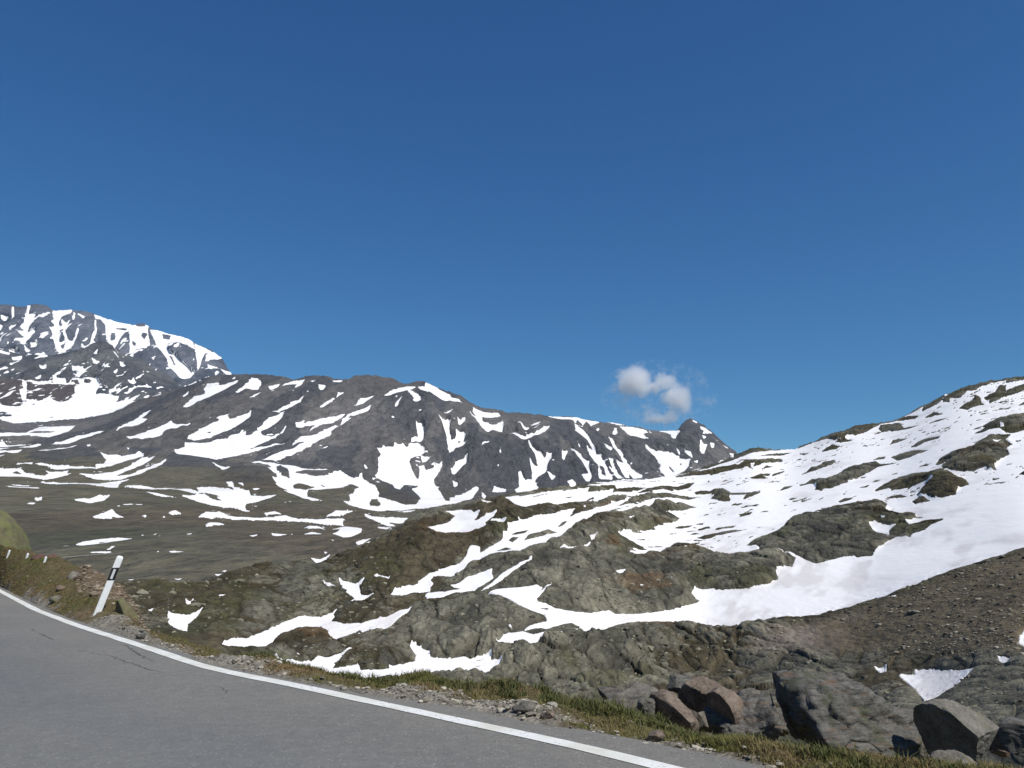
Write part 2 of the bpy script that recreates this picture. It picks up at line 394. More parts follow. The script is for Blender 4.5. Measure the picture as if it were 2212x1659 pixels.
(1900,1200): """
S 0,0 2350,0 2350,1200 0,1200
R 0,1280 0,1280 0,1280
R 860,0 950,-70 1080,-130 1280,-170 1500,-150 1720,-60 1620,-20 1600,30 1480,65 1380,70 1240,40 1320,-20 1410,-65 1330,-60 1200,-25 1080,-10 990,-25
R 1200,95 1270,60 1370,90 1230,120
R 945,75 1020,40 1100,30 1170,55 1070,60
R 530,95 600,60 680,55 640,85 560,110
R 60,320 150,260 250,225 400,215 480,180 600,130 750,105 930,90 980,120 970,185 1010,210 1140,235 1160,210 1230,200 1240,235 1330,240 1240,255 1140,310 1200,315 1330,265 1480,245 1490,255 1370,310 1320,350 1210,385 1190,420 1060,420 1000,460 940,500 880,540 850,590 710,615 690,600 540,620 480,640 340,670 180,610 50,595 0,570 0,365
S 820,340 870,312 1000,340 1080,330 1000,380 1000,410 860,395
S 920,275 980,285 940,290
R 300,185 450,160 480,180 350,190
R 0,590 100,610 160,625 130,690 0,710
R 0,1160 170,1150 370,1140 430,1110 660,1060 760,1015 900,1000 1130,900 1290,850 1480,770 1560,740 1740,675 1830,660 1930,620 1960,650 2030,600 2130,545 2212,525 2350,480 2350,1659 0,1659
S 2165,1420 2180,1340 2212,1290 2350,1200 2350,1435 2212,1435
S 1980,1560 2050,1550 2110,1585 2050,1615 2000,1600
S 990,1025 1080,1000 1050,1020
""",
(1900,1500): """
S 1085,605 1110,585 1230,570 1235,540 1400,525 1770,550 1690,600 1600,670 1420,770 1315,815 1240,700
S 865,570 980,540 980,580 920,590
""",
}
import bpy, math, random
import numpy as np
rng = np.random.default_rng(7)
random.seed(7)
C = bpy.context.scene.collection

# ------------------------------------------------------------------ camera geometry (used to lay the land out)
F, CX, CY = 1962.0, 1250.0, 937.5
HOR = 1315.0
TH = math.atan((HOR - CY) / F)
CAMZ = 1.3
cT, sT = math.cos(TH), math.sin(TH)

def P(x, y, D):
    """point seen at (x, y) of the survey photo and D metres away along the ground"""
    x = np.asarray(x, float); y = np.asarray(y, float); D = np.asarray(D, float)
    cx = (x - CX) / F; cy = (CY - y) / F
    dy = cT - cy * sT; dz = sT + cy * cT
    return np.stack([cx / dy * D, D + 0 * x, CAMZ + dz / dy * D], -1)

# ------------------------------------------------------------------ noise in numpy
def _h(ix, iy, iz, s):
    n = (ix.astype(np.int64) * 374761393 + iy.astype(np.int64) * 668265263 + iz.astype(np.int64) * 2147483647 * 3 + s * 974711) & 0xFFFFFFFF
    n = ((n ^ (n >> 13)) * 1274126177) & 0xFFFFFFFF
    n = ((n ^ (n >> 16)) * 2246822519) & 0xFFFFFFFF
    return ((n ^ (n >> 15)) & 0xFFFFFF) / float(0xFFFFFF)

def vnoise(p, s=0):
    """value noise, -1..1; p is (..., 3)"""
    f = np.floor(p); i = f.astype(np.int64); u = p - f
    u = u * u * u * (u * (u * 6 - 15) + 10)
    r = 0
    for a in (0, 1):
        wa = u[..., 0] if a else 1 - u[..., 0]
        for b in (0, 1):
            wb = u[..., 1] if b else 1 - u[..., 1]
            for c in (0, 1):
                wc = u[..., 2] if c else 1 - u[..., 2]
                r = r + wa * wb * wc * _h(i[..., 0] + a, i[..., 1] + b, i[..., 2] + c, s)
    return r * 2 - 1

ROT = np.array([[0.80, 0.36, -0.48], [-0.48, 0.86, -0.16], [0.36, 0.36, 0.86]])

def fade_oct(lam, w):
    """weight of an octave of wavelength lam where one photo pixel spans w metres"""
    t = np.clip((lam / w - 3.0) / 5.0, 0, 1)
    return t * t * (3 - 2 * t)

def rough(p, w, lam0, octs, gain=0.5, s=0, ridge=False):
    out = 0; a = 1.0; lam = lam0; q = p
    for k in range(octs):
        n = vnoise(q / lam, s + k)
        if ridge: n = 1 - 2 * np.abs(n)
        out = out + a * n * fade_oct(lam, w)
        a *= gain; lam *= 0.5; q = q @ ROT.T
    return out

def worley(p, lam, s=0):
    q = p / lam; f = np.floor(q).astype(np.int64)
    d1 = np.full(q.shape[:-1], 9.0); d2 = d1.copy(); cell = np.zeros(q.shape[:-1])
    for a in (-1, 0, 1):
        for b in (-1, 0, 1):
            for c in (-1, 0, 1):
                i = f[..., 0] + a; j = f[..., 1] + b; k = f[..., 2] + c
                dx = i + _h(i, j, k, s + 1) - q[..., 0]; dy = j + _h(i, j, k, s + 2) - q[..., 1]; dz = k + _h(i, j, k, s + 3) - q[..., 2]
                d = dx * dx + dy * dy + dz * dz
                m = d < d1
                d2 = np.where(m, d1, np.minimum(d2, d)); cell = np.where(m, _h(i, j, k, s + 4), cell)
                d1 = np.where(m, d, d1)
    return np.sqrt(d1), np.sqrt(d2), cell

# ------------------------------------------------------------------ snow cover map of the land
MX0, MY0, MW, MH = 0, 700, 2520, 1200
def raster(poly, val, M):
    xs = poly[:, 0] - MX0; ys = poly[:, 1] - MY0
    y0 = max(0, int(math.floor(ys.min()))); y1 = min(MH - 1, int(math.ceil(ys.max())))
    n = len(xs)
    for r in range(y0, y1 + 1):
        yc = r + 0.5; c = []
        for i in range(n):
            j = (i + 1) % n
            if (ys[i] <= yc) != (ys[j] <= yc):
                c.append(xs[i] + (yc - ys[i]) / (ys[j] - ys[i]) * (xs[j] - xs[i]))
        c.sort()
        for k in range(0, len(c) - 1, 2):
            a = max(0, int(round(c[k]))); b = min(MW, int(round(c[k + 1])))
            if b <= a: b = a + 1 if a < MW else a
            M[r, a:b] = val
M = np.zeros((MH, MW), np.float64)
for (ox, oy), txt in OUTLINES.items():
    for line in txt.strip().splitlines():
        kind, *pts = line.split()
        pts = np.array([[float(v) for v in p.split(',')] for p in pts])
        poly = np.stack([ox + pts[:, 0] * 0.27125, oy + pts[:, 1] * 0.27125], 1)
        raster(poly, 1.0 if kind == 'S' else 0.0, M)

def blur(A, s):
    pad = int(3 * s) + 2
    B = np.pad(A, pad, mode='edge')
    fy = np.fft.fftfreq(B.shape[0])[:, None]; fx = np.fft.rfftfreq(B.shape[1])[None, :]
    G = np.exp(-2 * (math.pi * s) ** 2 * (fx * fx + fy * fy))
    return np.fft.irfft2(np.fft.rfft2(B) * G, s=B.shape)[pad:-pad, pad:-pad]
SN = blur(M, .65)
RK6, RK16, RK34 = blur(1 - M, 5), blur(1 - M, 14), blur(1 - M, 32)

def samp(A, x, y):
    u = np.clip(x - MX0 - 0.5, 0, MW - 1.001); v = np.clip(y - MY0 - 0.5, 0, MH - 1.001)
    i = u.astype(int); j = v.astype(int); a = u - i; b = v - j
    return A[j, i] * (1 - a) * (1 - b) + A[j, i + 1] * a * (1 - b) + A[j + 1, i] * (1 - a) * b + A[j + 1, i + 1] * a * b

def pl(s):
    """polyline text -> (xs, ys)"""
    a = np.array([[float(v) for v in p.split(',')] for p in s.split()])
    return a[:, 0], a[:, 1]

def sm(a, b, t):
    t = np.clip((t - a) / (b - a), 0, 1); return t * t * (3 - 2 * t)

# ------------------------------------------------------------------ material helpers
def new_mat(name):
    m = bpy.data.materials.new(name); m.use_nodes = True
    nt = m.node_tree; nt.nodes.clear()
    out = nt.nodes.new('ShaderNodeOutputMaterial'); b = nt.nodes.new('ShaderNodeBsdfPrincipled')
    nt.links.new(b.outputs[0], out.inputs[0])
    return m, nt, b
def N(nt, t, **kw):
    n = nt.nodes.new(t)
    for k, v in kw.items():
        if k in n.inputs.keys(): n.inputs[k].default_value = v
        else: setattr(n, k, v)
    return n
def noise_node(nt, scale, detail=4, rough_=0.55, vec=None):
    n = N(nt, 'ShaderNodeTexNoise'); n.inputs['Scale'].default_value = scale
    n.inputs['Detail'].default_value = detail; n.inputs['Roughness'].default_value = rough_
    if vec is not None: nt.links.new(vec, n.inputs['Vector'])
    return n.outputs['Fac']
def math_(nt, op, a, b=None, c=None, clamp=False):
    n = N(nt, 'ShaderNodeMath', operation=op, use_clamp=clamp)
    for i, v in enumerate((a, b, c)):
        if v is None: continue
        if isinstance(v, (int, float)): n.inputs[i].default_value = v
        else: nt.links.new(v, n.inputs[i])
    return n.outputs[0]
def ramp(nt, fac, stops):
    n = N(nt, 'ShaderNodeValToRGB'); e = n.color_ramp.elements
    while len(e) < len(stops): e.new(0.5)
    for i, (p_, c_) in enumerate(stops):
        e[i].position = p_; e[i].color = (*c_, 1) if len(c_) == 3 else c_
    nt.links.new(fac, n.inputs[0]); return n.outputs[0]
def mixc(nt, fac, a, b, mode='MIX'):
    n = N(nt, 'ShaderNodeMix', data_type='RGBA', blend_type=mode)
    if isinstance(fac, (int, float)): n.inputs[0].default_value = fac
    else: nt.links.new(fac, n.inputs[0])
    for i, v in ((6, a), (7, b)):
        if isinstance(v, tuple): n.inputs[i].default_value = (*v, 1)
        else: nt.links.new(v, n.inputs[i])
    return n.outputs[2]
def obj_co(nt):
    return nt.nodes.new('ShaderNodeTexCoord').outputs['Object']
def bump(nt, bsdf, h, dist, strength=1.0):
    n = N(nt, 'ShaderNodeBump'); n.inputs['Distance'].default_value = dist; n.inputs['Strength'].default_value = strength
    nt.links.new(h, n.inputs['Height']); nt.links.new(n.outputs[0], bsdf.inputs['Normal'])

def sloped(nt, ys):
    co = obj_co(nt)
    if ys == 1: return co
    mp = N(nt, 'ShaderNodeMapping'); mp.inputs['Scale'].default_value = (1, ys, 1); nt.links.new(co, mp.inputs['Vector'])
    return mp.outputs[0]
def land_mat(name, scale, dist, contrast=0.55, ys=1):
    """ground whose true colour comes from the Col attribute, grained by procedural noise"""
    m, nt, b = new_mat(name)
    at = N(nt, 'ShaderNodeAttribute', attribute_name='Col')
    co = sloped(nt, ys)
    n1 = noise_node(nt, scale, 6, 0.7, co)
    n2 = noise_node(nt, scale * 5.3, 4, 0.65, co)
    k = math_(nt, 'ADD', math_(nt, 'MULTIPLY', n1, 0.6), math_(nt, 'MULTIPLY', n2, 0.4))
    g = math_(nt, 'MULTIPLY_ADD', math_(nt, 'SUBTRACT', k, 0.5), contrast * 5, 1.0)
    g = math_(nt, 'MAXIMUM', g, 0.3)
    mul = N(nt, 'ShaderNodeVectorMath', operation='SCALE'); nt.links.new(at.outputs['Color'], mul.inputs[0]); nt.links.new(g, mul.inputs['Scale'])
    nt.links.new(mul.outputs[0], b.inputs['Base Color'])
    b.inputs['Roughness'].default_value = 0.92; b.inputs['Specular IOR Level'].default_value = 0.25
    v = N(nt, 'ShaderNodeTexVoronoi', feature='F1'); v.inputs['Scale'].default_value = scale * 2.2; nt.links.new(co, v.inputs['Vector'])
    h = math_(nt, 'ADD', k, math_(nt, 'MULTIPLY', v.outputs['Distance'], -0.5))
    bump(nt, b, h, dist)
    return m

def snow_mat(name, scale, dist, ys=1):
    m, nt, b = new_mat(name)
    at = N(nt, 'ShaderNodeAttribute', attribute_name='Col')
    co = sloped(nt, ys)
    n1 = noise_node(nt, scale, 5, 0.6, co)
    c = mixc(nt, math_(nt, 'MULTIPLY', n1, 0.16), at.outputs['Color'], (0.62, 0.60, 0.60))
    nt.links.new(c, b.inputs['Base Color'])
    b.inputs['Roughness'].default_value = 0.75; b.inputs['Specular IOR Level'].default_value = 0.3
    n2 = noise_node(nt, scale * 3, 4, 0.5, co)
    bump(nt, b, n2, dist)
    return m

# ------------------------------------------------------------------ mesh from arrays
def tag(o, label=None, cat=None, group=None, kind=None):
    if label: o['label'] = label
    if cat: o['category'] = cat
    if group: o['group'] = group
    if kind: o['kind'] = kind
    return o

def mesh_obj(name, V, faces, mat, col=None, smooth=True, parent=None):
    me = bpy.data.meshes.new(name)
    V = np.ascontiguousarray(V, np.float32); faces = np.ascontiguousarray(faces, np.int32)
    k = faces.shape[1]
    me.vertices.add(len(V)); me.vertices.foreach_set('co', V.ravel())
    me.loops.add(faces.size); me.loops.foreach_set('vertex_index', faces.ravel())
    me.polygons.add(len(faces)); me.polygons.foreach_set('loop_start', np.arange(0, faces.size, k, dtype=np.int32))
    try: me.polygons.foreach_set('loop_total', np.full(len(faces), k, np.int32))
    except Exception: pass
    me.polygons.foreach_set('use_smooth', np.full(len(faces), smooth))
    if col is not None:
        a = me.attributes.new('Col', 'FLOAT_COLOR', 'POINT')
        c = np.ones((len(V), 4), np.float32); c[:, :3] = np.asarray(col) * (np.array([1.02, .985, .86]) if name not in ('snow', 'mountain', 'hills', 'road') else 1); a.data.foreach_set('color', c.ravel())
    me.update(calc_edges=True); me.validate()
    me.materials.append(mat)
    o = bpy.data.objects.new(name, me); C.objects.link(o)
    if parent: o.parent = parent
    return o

def compact(V, faces, col):
    used = np.zeros(len(V), bool); used[faces.ravel()] = True
    idx = np.cumsum(used) - 1
    return V[used], idx[faces].astype(np.int32), col[used]

def grid_faces(nr, nc):
    i = np.arange(nr * nc).reshape(nr, nc)
    return np.stack([i[:-1, :-1], i[1:, :-1], i[1:, 1:], i[:-1, 1:]], -1).reshape(-1, 4)

def colr(*c): return np.array(c, float)
def lerp(a, b, t): return a + (b - a) * t[..., None]

SURF = {}
def land(name, kind_label, x0, x1, step, rails, mat, smat, relief, colour, back=10, backdrop=0.5, bulge=(0, 0, 0), thick=4.0, thick_near=0, ys=1.0, cn=.22, dust=0, fleck=.75, jag=1.3, specks=None,         edge_amp=0.3, snow_col=(0.90, 0.885, 0.865), crest_px=20, snow_name=None):
    """rails: list of (ypolyline, Dpolyline) from the crest down to the near edge"""
    nc = int((x1 - x0) / step) + 1
    xs = np.linspace(x0, x1, nc)
    RY = [np.interp(xs, *pl(r[0])) for r in rails]
    RD = [np.exp(np.interp(xs, pl(r[1])[0], np.log(pl(r[1])[1]))) for r in rails]
    def smx(a, px=170):
        k = max(3, int(px / step)) | 1; h = np.hanning(k + 2)[1:-1]; h /= h.sum()
        return np.convolve(np.pad(a, k // 2, mode='reflect', reflect_type='odd'), h, 'valid')
    RD = [np.exp(smx(np.log(a))) for a in RD]
    jx = np.stack([xs, 0 * xs, 0 * xs], 1)
    RY = [RY[0] + jag * (vnoise(jx / 9, 141) + .6 * vnoise(jx / 4, 142) + .8 * vnoise(jx / 24, 143))] + [smx(a) for a in RY[1:]]
    CS = smx(RY[0], 150)
    span = max((RY[-1] - RY[0]).max(), 10)
    nr = int(span / step) + 1
    t = np.linspace(0, 1, nr)
    Y = RY[0][None] + (RY[-1] - RY[0])[None] * t[:, None]
    ID = np.zeros_like(Y)
    for c in range(nc):
        yy = [CS[c]] + [r[c] for r in RY[1:]]; dd = [1 / r[c] for r in RD]
        ID[:, c] = np.interp(Y[:, c], yy, dd)
        up_ = Y[:, c] < yy[0]
        ID[up_, c] = np.maximum(dd[0] + (Y[up_, c] - yy[0]) * (dd[1] - dd[0]) / max(yy[1] - yy[0], 40), dd[0] * .8)
    # round the kinks between rails
    kw = max(3, int(30 / step)) | 1
    pad = kw // 2
    E = np.pad(ID, ((pad, pad), (0, 0)), mode='reflect', reflect_type='odd')
    cs = np.cumsum(np.vstack([np.zeros((1, nc)), E]), 0)
    ID = (cs[kw:] - cs[:-kw]) / kw
    D = 1 / ID
    X = np.broadcast_to(xs[None], Y.shape)
    B = P(X, Y, D)
    W = D / F
    # far side of the crest
    if back:
        bk = (np.arange(back, 0, -1) / back) ** 1.6
        Dc = D[0]
        Db = Dc[None] * (1 + 0.35 * bk[:, None])
        Bb = P(np.broadcast_to(xs[None], Db.shape), np.broadcast_to(Y[0][None], Db.shape), Db)
        Bb[..., 2] = B[0][None, :, 2] - backdrop * (Db - Dc[None])
        B = np.concatenate([Bb, B]); D = np.concatenate([Db, D]); W = D / F
        X = np.concatenate([np.broadcast_to(xs[None], Db.shape), X])
        Yb = np.broadcast_to(Y[0][None], Db.shape) + bk[:, None] * 60
        Y = np.concatenate([Yb, Y])
    crest = sm(0, crest_px, Y - RY[0][None]) if crest_px else np.ones_like(Y)
    if back: crest[:back] = 0
    s = samp(SN, X, Y) - 0.46
    A_ = np.array([1, ys, 1.0]); BA = B * A_
    lamk = 2.0 ** np.round(np.log2(W * 6))
    e1 = vnoise(BA / lamk[..., None], 77); e2 = vnoise(BA / (lamk[..., None] * 0.5), 78)
    s = s + edge_amp * (0.55 * e1 + 0.35 * e2) * (np.abs(s) < 0.495)
    SB = 1 - samp(RK16, X, Y); band = np.clip(SB * (1 - SB) * 4, 0, 1)
    fl = vnoise(BA * np.array([.4, 1, 1.4]) / (2.0 ** np.round(np.log2(W * 8)))[..., None], 79) + .5 * vnoise(BA * np.array([.5, 1, 1.3]) / (2.0 ** np.round(np.log2(W * 4)))[..., None], 80)
    s = s + fleck * fl * band
    if specks is not None:                     # small rocks showing through the big snowfield
        q_ = BA @ np.array([[.94, -.34, 0], [.34, .94, 0], [0, 0, 1.]])
        lk = 2.0 ** np.round(np.log2(W * 11))
        sp = vnoise(q_ * np.array([.3, 1, 1.5]) / lk[..., None], 151) + .45 * vnoise(q_ * np.array([.4, 1, 1.4]) / (lk * .4)[..., None], 152) + .35 * vnoise(BA / (lk * 8)[..., None], 153)
        s = s - np.clip((sp - .84) * 14, 0, 1.3) * specks(X, Y)
    if dust:                                   # thin snow caught on ledges
        dq = rough(BA * np.array([1.7, .6, .25]) + 300, W * .45, float(np.median(W)) * 22, 3, .75, 131) + .4 * vnoise(BA / (float(np.median(W)) * 90), 133)
        s = np.maximum(s, np.clip((dq - 1.02 + dust * .55) * .8, -.5, .3) * crest - .5 * (1 - crest))
    up, side = relief(BA, W, X, Y, RY[0][None])
    free = 1 - np.maximum(sm(.12, .62, 1 - samp(RK6, X, Y)) * .96, .55 * sm(.15, .7, 1 - samp(RK16, X, Y)))
    bl = bulge[0] * np.clip(samp(RK6, X, Y) - .5, 0, 1) * 2 + bulge[1] * np.clip(samp(RK16, X, Y) - .4, 0, 1) * 1.6 + bulge[2] * np.clip(samp(RK34, X, Y) - .35, 0, 1) * 1.5
    Z = B.copy()
    Z[..., 2] += (bl * W * crest) + up[0] * (cn + (1 - cn) * crest) + up[1] * free * (cn + (1 - cn) * crest)
    Z[..., 1] += side * free * crest
    R = Z.copy()
    S = Z.copy(); S[..., 2] += s * W * (thick + thick_near * sm(1330, 1560, Y))
    f = grid_faces(*Y.shape)
    col = colour(BA, W, X, Y, s, R)
    sf = s.reshape(-1)[f]
    keep = sf.min(1) < 0.42
    Vr, Fr, Cr = compact(R.reshape(-1, 3), f[keep], col.reshape(-1, 3))
    o = mesh_obj(name, Vr, Fr, mat, Cr)
    tag(o, kind_label, kind='structure')
    if back: s[:back - 2] = np.where(rng.random(s[:back - 2].shape) < 2, s[:back - 2], 0)
    keep = sf.max(1) > -0.12
    if keep.any() and smat is not None:
        dirt = rough(BA * np.array([1, 1, 1.0]), W, float(np.median(W)) * 160, 4, 0.6, 55) * 0.5 + 0.5
        stk = rough((BA @ np.array([[.85, -.5, 0], [.5, .85, 0], [0, 0, 1.]])) * np.array([.16, 1, 1]), W, float(np.median(W)) * 45, 4, .65, 57) * .5 + .5
        near = sm(1150, 1400, Y) * sm(1500, 1900, X)
        sc = lerp(colr(*snow_col), colr(0.60, 0.56, 0.54), np.clip((.30 * (1 - sm(.0, .42, s)) * (Y > 1150) * (X > 900)) + (dirt - 0.62) * 1.0 + np.clip(stk - .42, 0, 1) * 1.5 * near + .06 * near, 0, 0.6))
        Vs, Fs, Cs = compact(S.reshape(-1, 3), f[keep], sc.reshape(-1, 3))
        so = mesh_obj('snow', Vs, Fs, smat, Cs)
        tag(so, snow_name, kind='stuff')
    SURF[name] = (R, W, X, Y, s)
    return o

# ------------------------------------------------------------------ the land, far to near
ROCKBLUE = colr(0.105, 0.115, 0.14)

# far massif
def rel_massif(B, W, X, Y, yc):
    g = B * np.array([1, 0.6, 0.18])
    r1 = rough(g, W * .5, 420, 4, 0.55, 3, ridge=True) * 70
    r2 = rough(B, W * .6, 110, 3, 0.6, 5) * 26
    return (r1 * 0.3, r1 * 0.3 + r2 * .6), -r1 * 0.7
def col_massif(B, W, X, Y, s, R):
    n = rough(B, W * .7, 300, 5, 0.7, 9)
    return lerp(colr(.062, .072, .092), colr(.15, .158, .182), np.clip(n * .5 + .5, 0, 1))
m_far = land_mat('far_rock', 0.016, 25, 0.5, .5)
s_far = snow_mat('far_snow', 0.004, 4)
land('mountain', 'far high massif of grey rock streaked with snow gullies', -60, 640, 1.5, [
    ("-60,744 0,745 12,742 30,747 60,748 85,742 100,744 115,747 128,756 140,759 160,758 190,757 225,764 260,780 300,790 325,794 335,789 352,788 362,795 370,804 400,812 440,823 465,830 480,842 520,858 540,872 548,885 556,900 565,912 590,950 640,1010", "-60,7200 640,7000"),
    ("-60,1060 640,1060", "-60,5400 640,5600")],
    m_far, s_far, rel_massif, col_massif, ys=.6, cn=.05, dust=.42, fleck=.4, thick=1.6, edge_amp=0.34, crest_px=50, backdrop=0.3,
    snow_name='snow lying in the gullies and on the flat top of the far massif')

# dark spur with the snow basin at its foot
def rel_spur(B, W, X, Y, yc):
    r1 = rough(B * np.array([1, .5, .6]), W * .5, 260, 5, 0.55, 13, ridge=True) * 30
    r2 = rough(B, W * .6, 60, 3, 0.6, 15) * 12
    k = 1 - sm(925, 985, Y)
    return (r1 * 0.2 * k, (r1 * .35 + r2 * .6) * (0.25 + .75 * k)), -r1 * 0.5 * k
def col_spur(B, W, X, Y, s, R):
    n = np.clip(rough(B, W * .7, 200, 5, 0.7, 19) * .6 + .5, 0, 1)
    c = lerp(colr(.06, .066, .075), colr(.125, .125, .125), n)
    br = sm(925, 940, Y) * (1 - sm(985, 1000, Y)) * (1 - sm(170, 260, X))
    return lerp(c, colr(.085, .068, .062), br * .8)
m_spur = land_mat('spur_rock', 0.025, 14, 0.5, .5)
land('mountain', 'dark jagged rock spur below the far massif, a snow basin at its foot', -60, 600, 1.5, [
    ("-60,850 0,852 30,862 60,865 100,868 140,865 170,858 200,851 225,838 245,833 262,833 275,838 300,865 330,872 350,878 380,905 410,915 430,935 445,948 480,985 520,1010 600,1040", "-60,4600 600,4400"),
    ("-60,935 300,945 600,1050", "-60,4100 600,4000"),
    ("-60,1075 600,1090", "-60,3300 600,3300")],
    m_spur, s_far, rel_spur, col_spur, ys=.6, cn=.08, dust=.3, thick=1.6, edge_amp=0.34, crest_px=40, backdrop=0.3,
    snow_name='snow filling the basin under the dark rock spur')

# main ridge and valley
RIDGE = "-60,1018 0,1025 60,1036 140,1027 200,1022 270,1007 330,978 400,958 450,944 500,923 545,914 600,914 660,915 690,920 720,926 750,917 790,916 815,925 850,926 870,917 895,914 915,917 950,922 990,936 1020,930 1036,931 1060,945 1100,958 1130,970 1150,985 1175,997 1210,998 1240,1007 1300,1010 1330,1016 1400,1018 1450,1028 1495,1032 1530,1041 1555,1042 1600,1053 1652,1051 1665,1036 1675,1026 1682,1022 1688,1021 1700,1027 1720,1039 1740,1056 1760,1075 1785,1096 1805,1110 1850,1135 1900,1150"
def rel_ridge(B, W, X, Y, yc):
    k = 1 - sm(1120, 1200, Y - (X - 900).clip(0, 700) * 0.02)          # steep upper slopes
    east = sm(900, 1150, X)
    g = B * np.array([1, .8, .35])
    r1 = rough(g, W * .5, 230, 4, 0.55, 23, ridge=True) * 15 * (0.35 + east)
    r2 = rough(B, W * .5, 70, 4, 0.6, 25) * 3.5
    low = rough(B, W, 160, 5, 0.5, 27) * 4
    crag = sm(.05, .5, rough(B, W, 300, 3, .6, 29)) * rough(B, W * .5, 28, 2, .7, 33) * 6
    return (r1 * .4 * k + low * (1 - k) * .7, (r1 * .6 + r2 + crag) * k + low * (1 - k) * .5), -(r1 * .15) * k
def col_ridge(B, W, X, Y, s, R):
    n = rough(B, W * .7, 260, 6, 0.62, 41); n2 = rough(B * np.array([1, .8, .3]), W * .7, 120, 5, .65, 43)
    scree = lerp(colr(.098, .093, .088), colr(.150, .142, .134), np.clip(n * .6 + .5, 0, 1))
    crag = colr(.048, .052, .062)
    # darker cliffs of the buttresses
    cliff = sm(-.02, .22, n2 + .30 * (sm(1130, 1300, X) * (1 - sm(1620, 1660, X))) * sm(1050, 1085, Y) - .12)
    for cx, cy, rx, ry, a in ((1000, 1020, 60, 60, .9), (960, 1200, 40, 22, 1), (700, 1000, 60, 30, .5), (1690, 1080, 60, 60, .6), (1280, 1130, 60, 60, .7), (1400, 1150, 40, 50, .8), (1560, 1120, 45, 60, .8), (1130, 1150, 30, 60, .5), (640, 1045, 30, 20, .8), (470, 1090, 60, 16, .5)):
        q = ((X - cx) / rx) ** 2 + ((Y - cy) / ry) ** 2
        cliff = np.maximum(cliff, a * sm(1.2, .3, q + n2 * .8) if False else a * (1 - sm(.3, 1.3, q + n2 * .8)))
    knob = np.zeros_like(X)
    for cx, cy, rx, ry in ((470, 1122, 62, 14), (490, 1135, 70, 18), (160, 1122, 70, 12), (355, 1108, 34, 9), (590, 1165, 70, 18), (985, 1205, 32, 20), (925, 1215, 22, 10), (200, 1108, 26, 6)):
        knob = np.maximum(knob, 1 - sm(.3, 1.3, ((X - cx) / rx) ** 2 + ((Y - cy) / ry) ** 2 + n2 * 1.1))
    c = lerp(scree, np.broadcast_to(crag, scree.shape), np.clip(cliff, 0, 1) * .62)
    green = lerp(colr(.074, .073, .048), colr(.122, .110, .075), np.clip(n * .8 + .5, 0, 1))
    gm = sm(1085, 1160, Y + n * 22 - np.interp(X, [0, 500, 900, 1300, 1800], [-20, 30, 60, 90, 90]))
    c = lerp(c, green, gm); c = lerp(c, np.broadcast_to(crag * 1.1, c.shape), np.clip(knob, 0, 1) * .6)
    rust = sm(.18, .5, rough(B, W, 180, 4, .6, 47)) * gm * .5
    return lerp(c, np.broadcast_to(colr(.092, .070, .048), c.shape), rust)
m_ridge = land_mat('ridge_scree', 0.06, 8.0, 0.6, .3)
s_ridge = snow_mat('ridge_snow', 0.01, 1.0, .3)
land('hills', 'long grey scree ridge with snow streaks above a brown alpine valley', -60, 1900, 1.5, [
    (RIDGE, "-60,2500 450,2700 900,2600 1900,2900"),
    ("-60,1125 450,1135 700,1140 1000,1205 1300,1200 1900,1190", "-60,1500 450,1550 1000,1700 1900,1900"),
    ("-60,1165 500,1205 900,1245 1200,1270 1900,1260", "-60,1000 500,950 1900,1100"),
    ("-60,1370 400,1440 700,1470 900,1470 1200,1400 1900,1330", "-60,240 400,200 900,220 1200,320 1900,420"),
    ("-60,1500 400,1560 900,1560 1900,1450", "-60,130 400,110 900,120 1900,200")],
    m_ridge, s_ridge, rel_ridge, col_ridge, ys=.3, cn=.05, dust=0, fleck=.5, bulge=(1, 2, 2), thick=1.3, edge_amp=0.36, crest_px=60, backdrop=0.5,
    snow_name='snow patches on the scree ridge and the valley floor')

# near hillside of rounded rock outcrops, snowfield on the right
HILL = "200,1440 300,1428 380,1424 450,1422 520,1415 570,1396 620,1386 680,1376 740,1372 760,1384 800,1366 840,1348 900,1322 950,1295 1000,1262 1020,1250 1060,1240 1100,1232 1150,1222 1190,1215 1240,1205 1300,1193 1400,1185 1450,1178 1500,1176 1570,1170 1640,1160 1700,1145 1760,1125 1800,1109 1830,1098 1850,1094 1880,1098 1940,1098 1960,1088 2000,1072 2050,1055 2080,1045 2140,1035 2190,1026 2240,998 2290,972 2340,950 2400,932 2430,927 2460,922 2500,918 2620,900"
def rel_hill(B, W, X, Y, yc):
    base = rough(B, W, 40, 3, .5, 61) * 7 * W
    mid = rough(B, W * .6, 9, 6, .55, 63) * 7 * W
    crag = sm(1530, 1575, Y - np.interp(X, [200, 1100, 1200, 1900, 2100], [400, 40, 0, -10, 200])) * (X < 2100)
    d1, d2, c1 = WORL[0]; e1, e2, c2 = WORL[1]
    blocks = (np.clip((d2 - d1) * 2.2, 0, 1) ** .6 + c1 * 1.1) * (6.5 + 8 * crag) * W * fade_oct(2.2, W * .5)
    blocks2 = (np.clip((e2 - e1) * 2.2, 0, 1) ** .6 + c2 * .9) * (2.6 + 3.8 * crag) * W * fade_oct(.8, W * .5)
    scree = scree_mask(X, Y)
    k = (1 - .8 * scree)
    kk = np.clip(W / .02, .35, 1)
    return (base * .5, base * .5 + (mid + blocks + blocks2 - (6 + 4 * crag) * W) * k + scree * rough(B, W * .4, 1.6, 3, .7, 65) * 1.5 * W), 0 * mid
def scree_mask(X, Y):
    return sm(0, 60, Y - np.interp(X, [1500, 1850, 1950, 2110, 2300, 2500], [1900, 1560, 1518, 1470, 1400, 1340])) * (1 - sm(1590, 1640, Y)) 
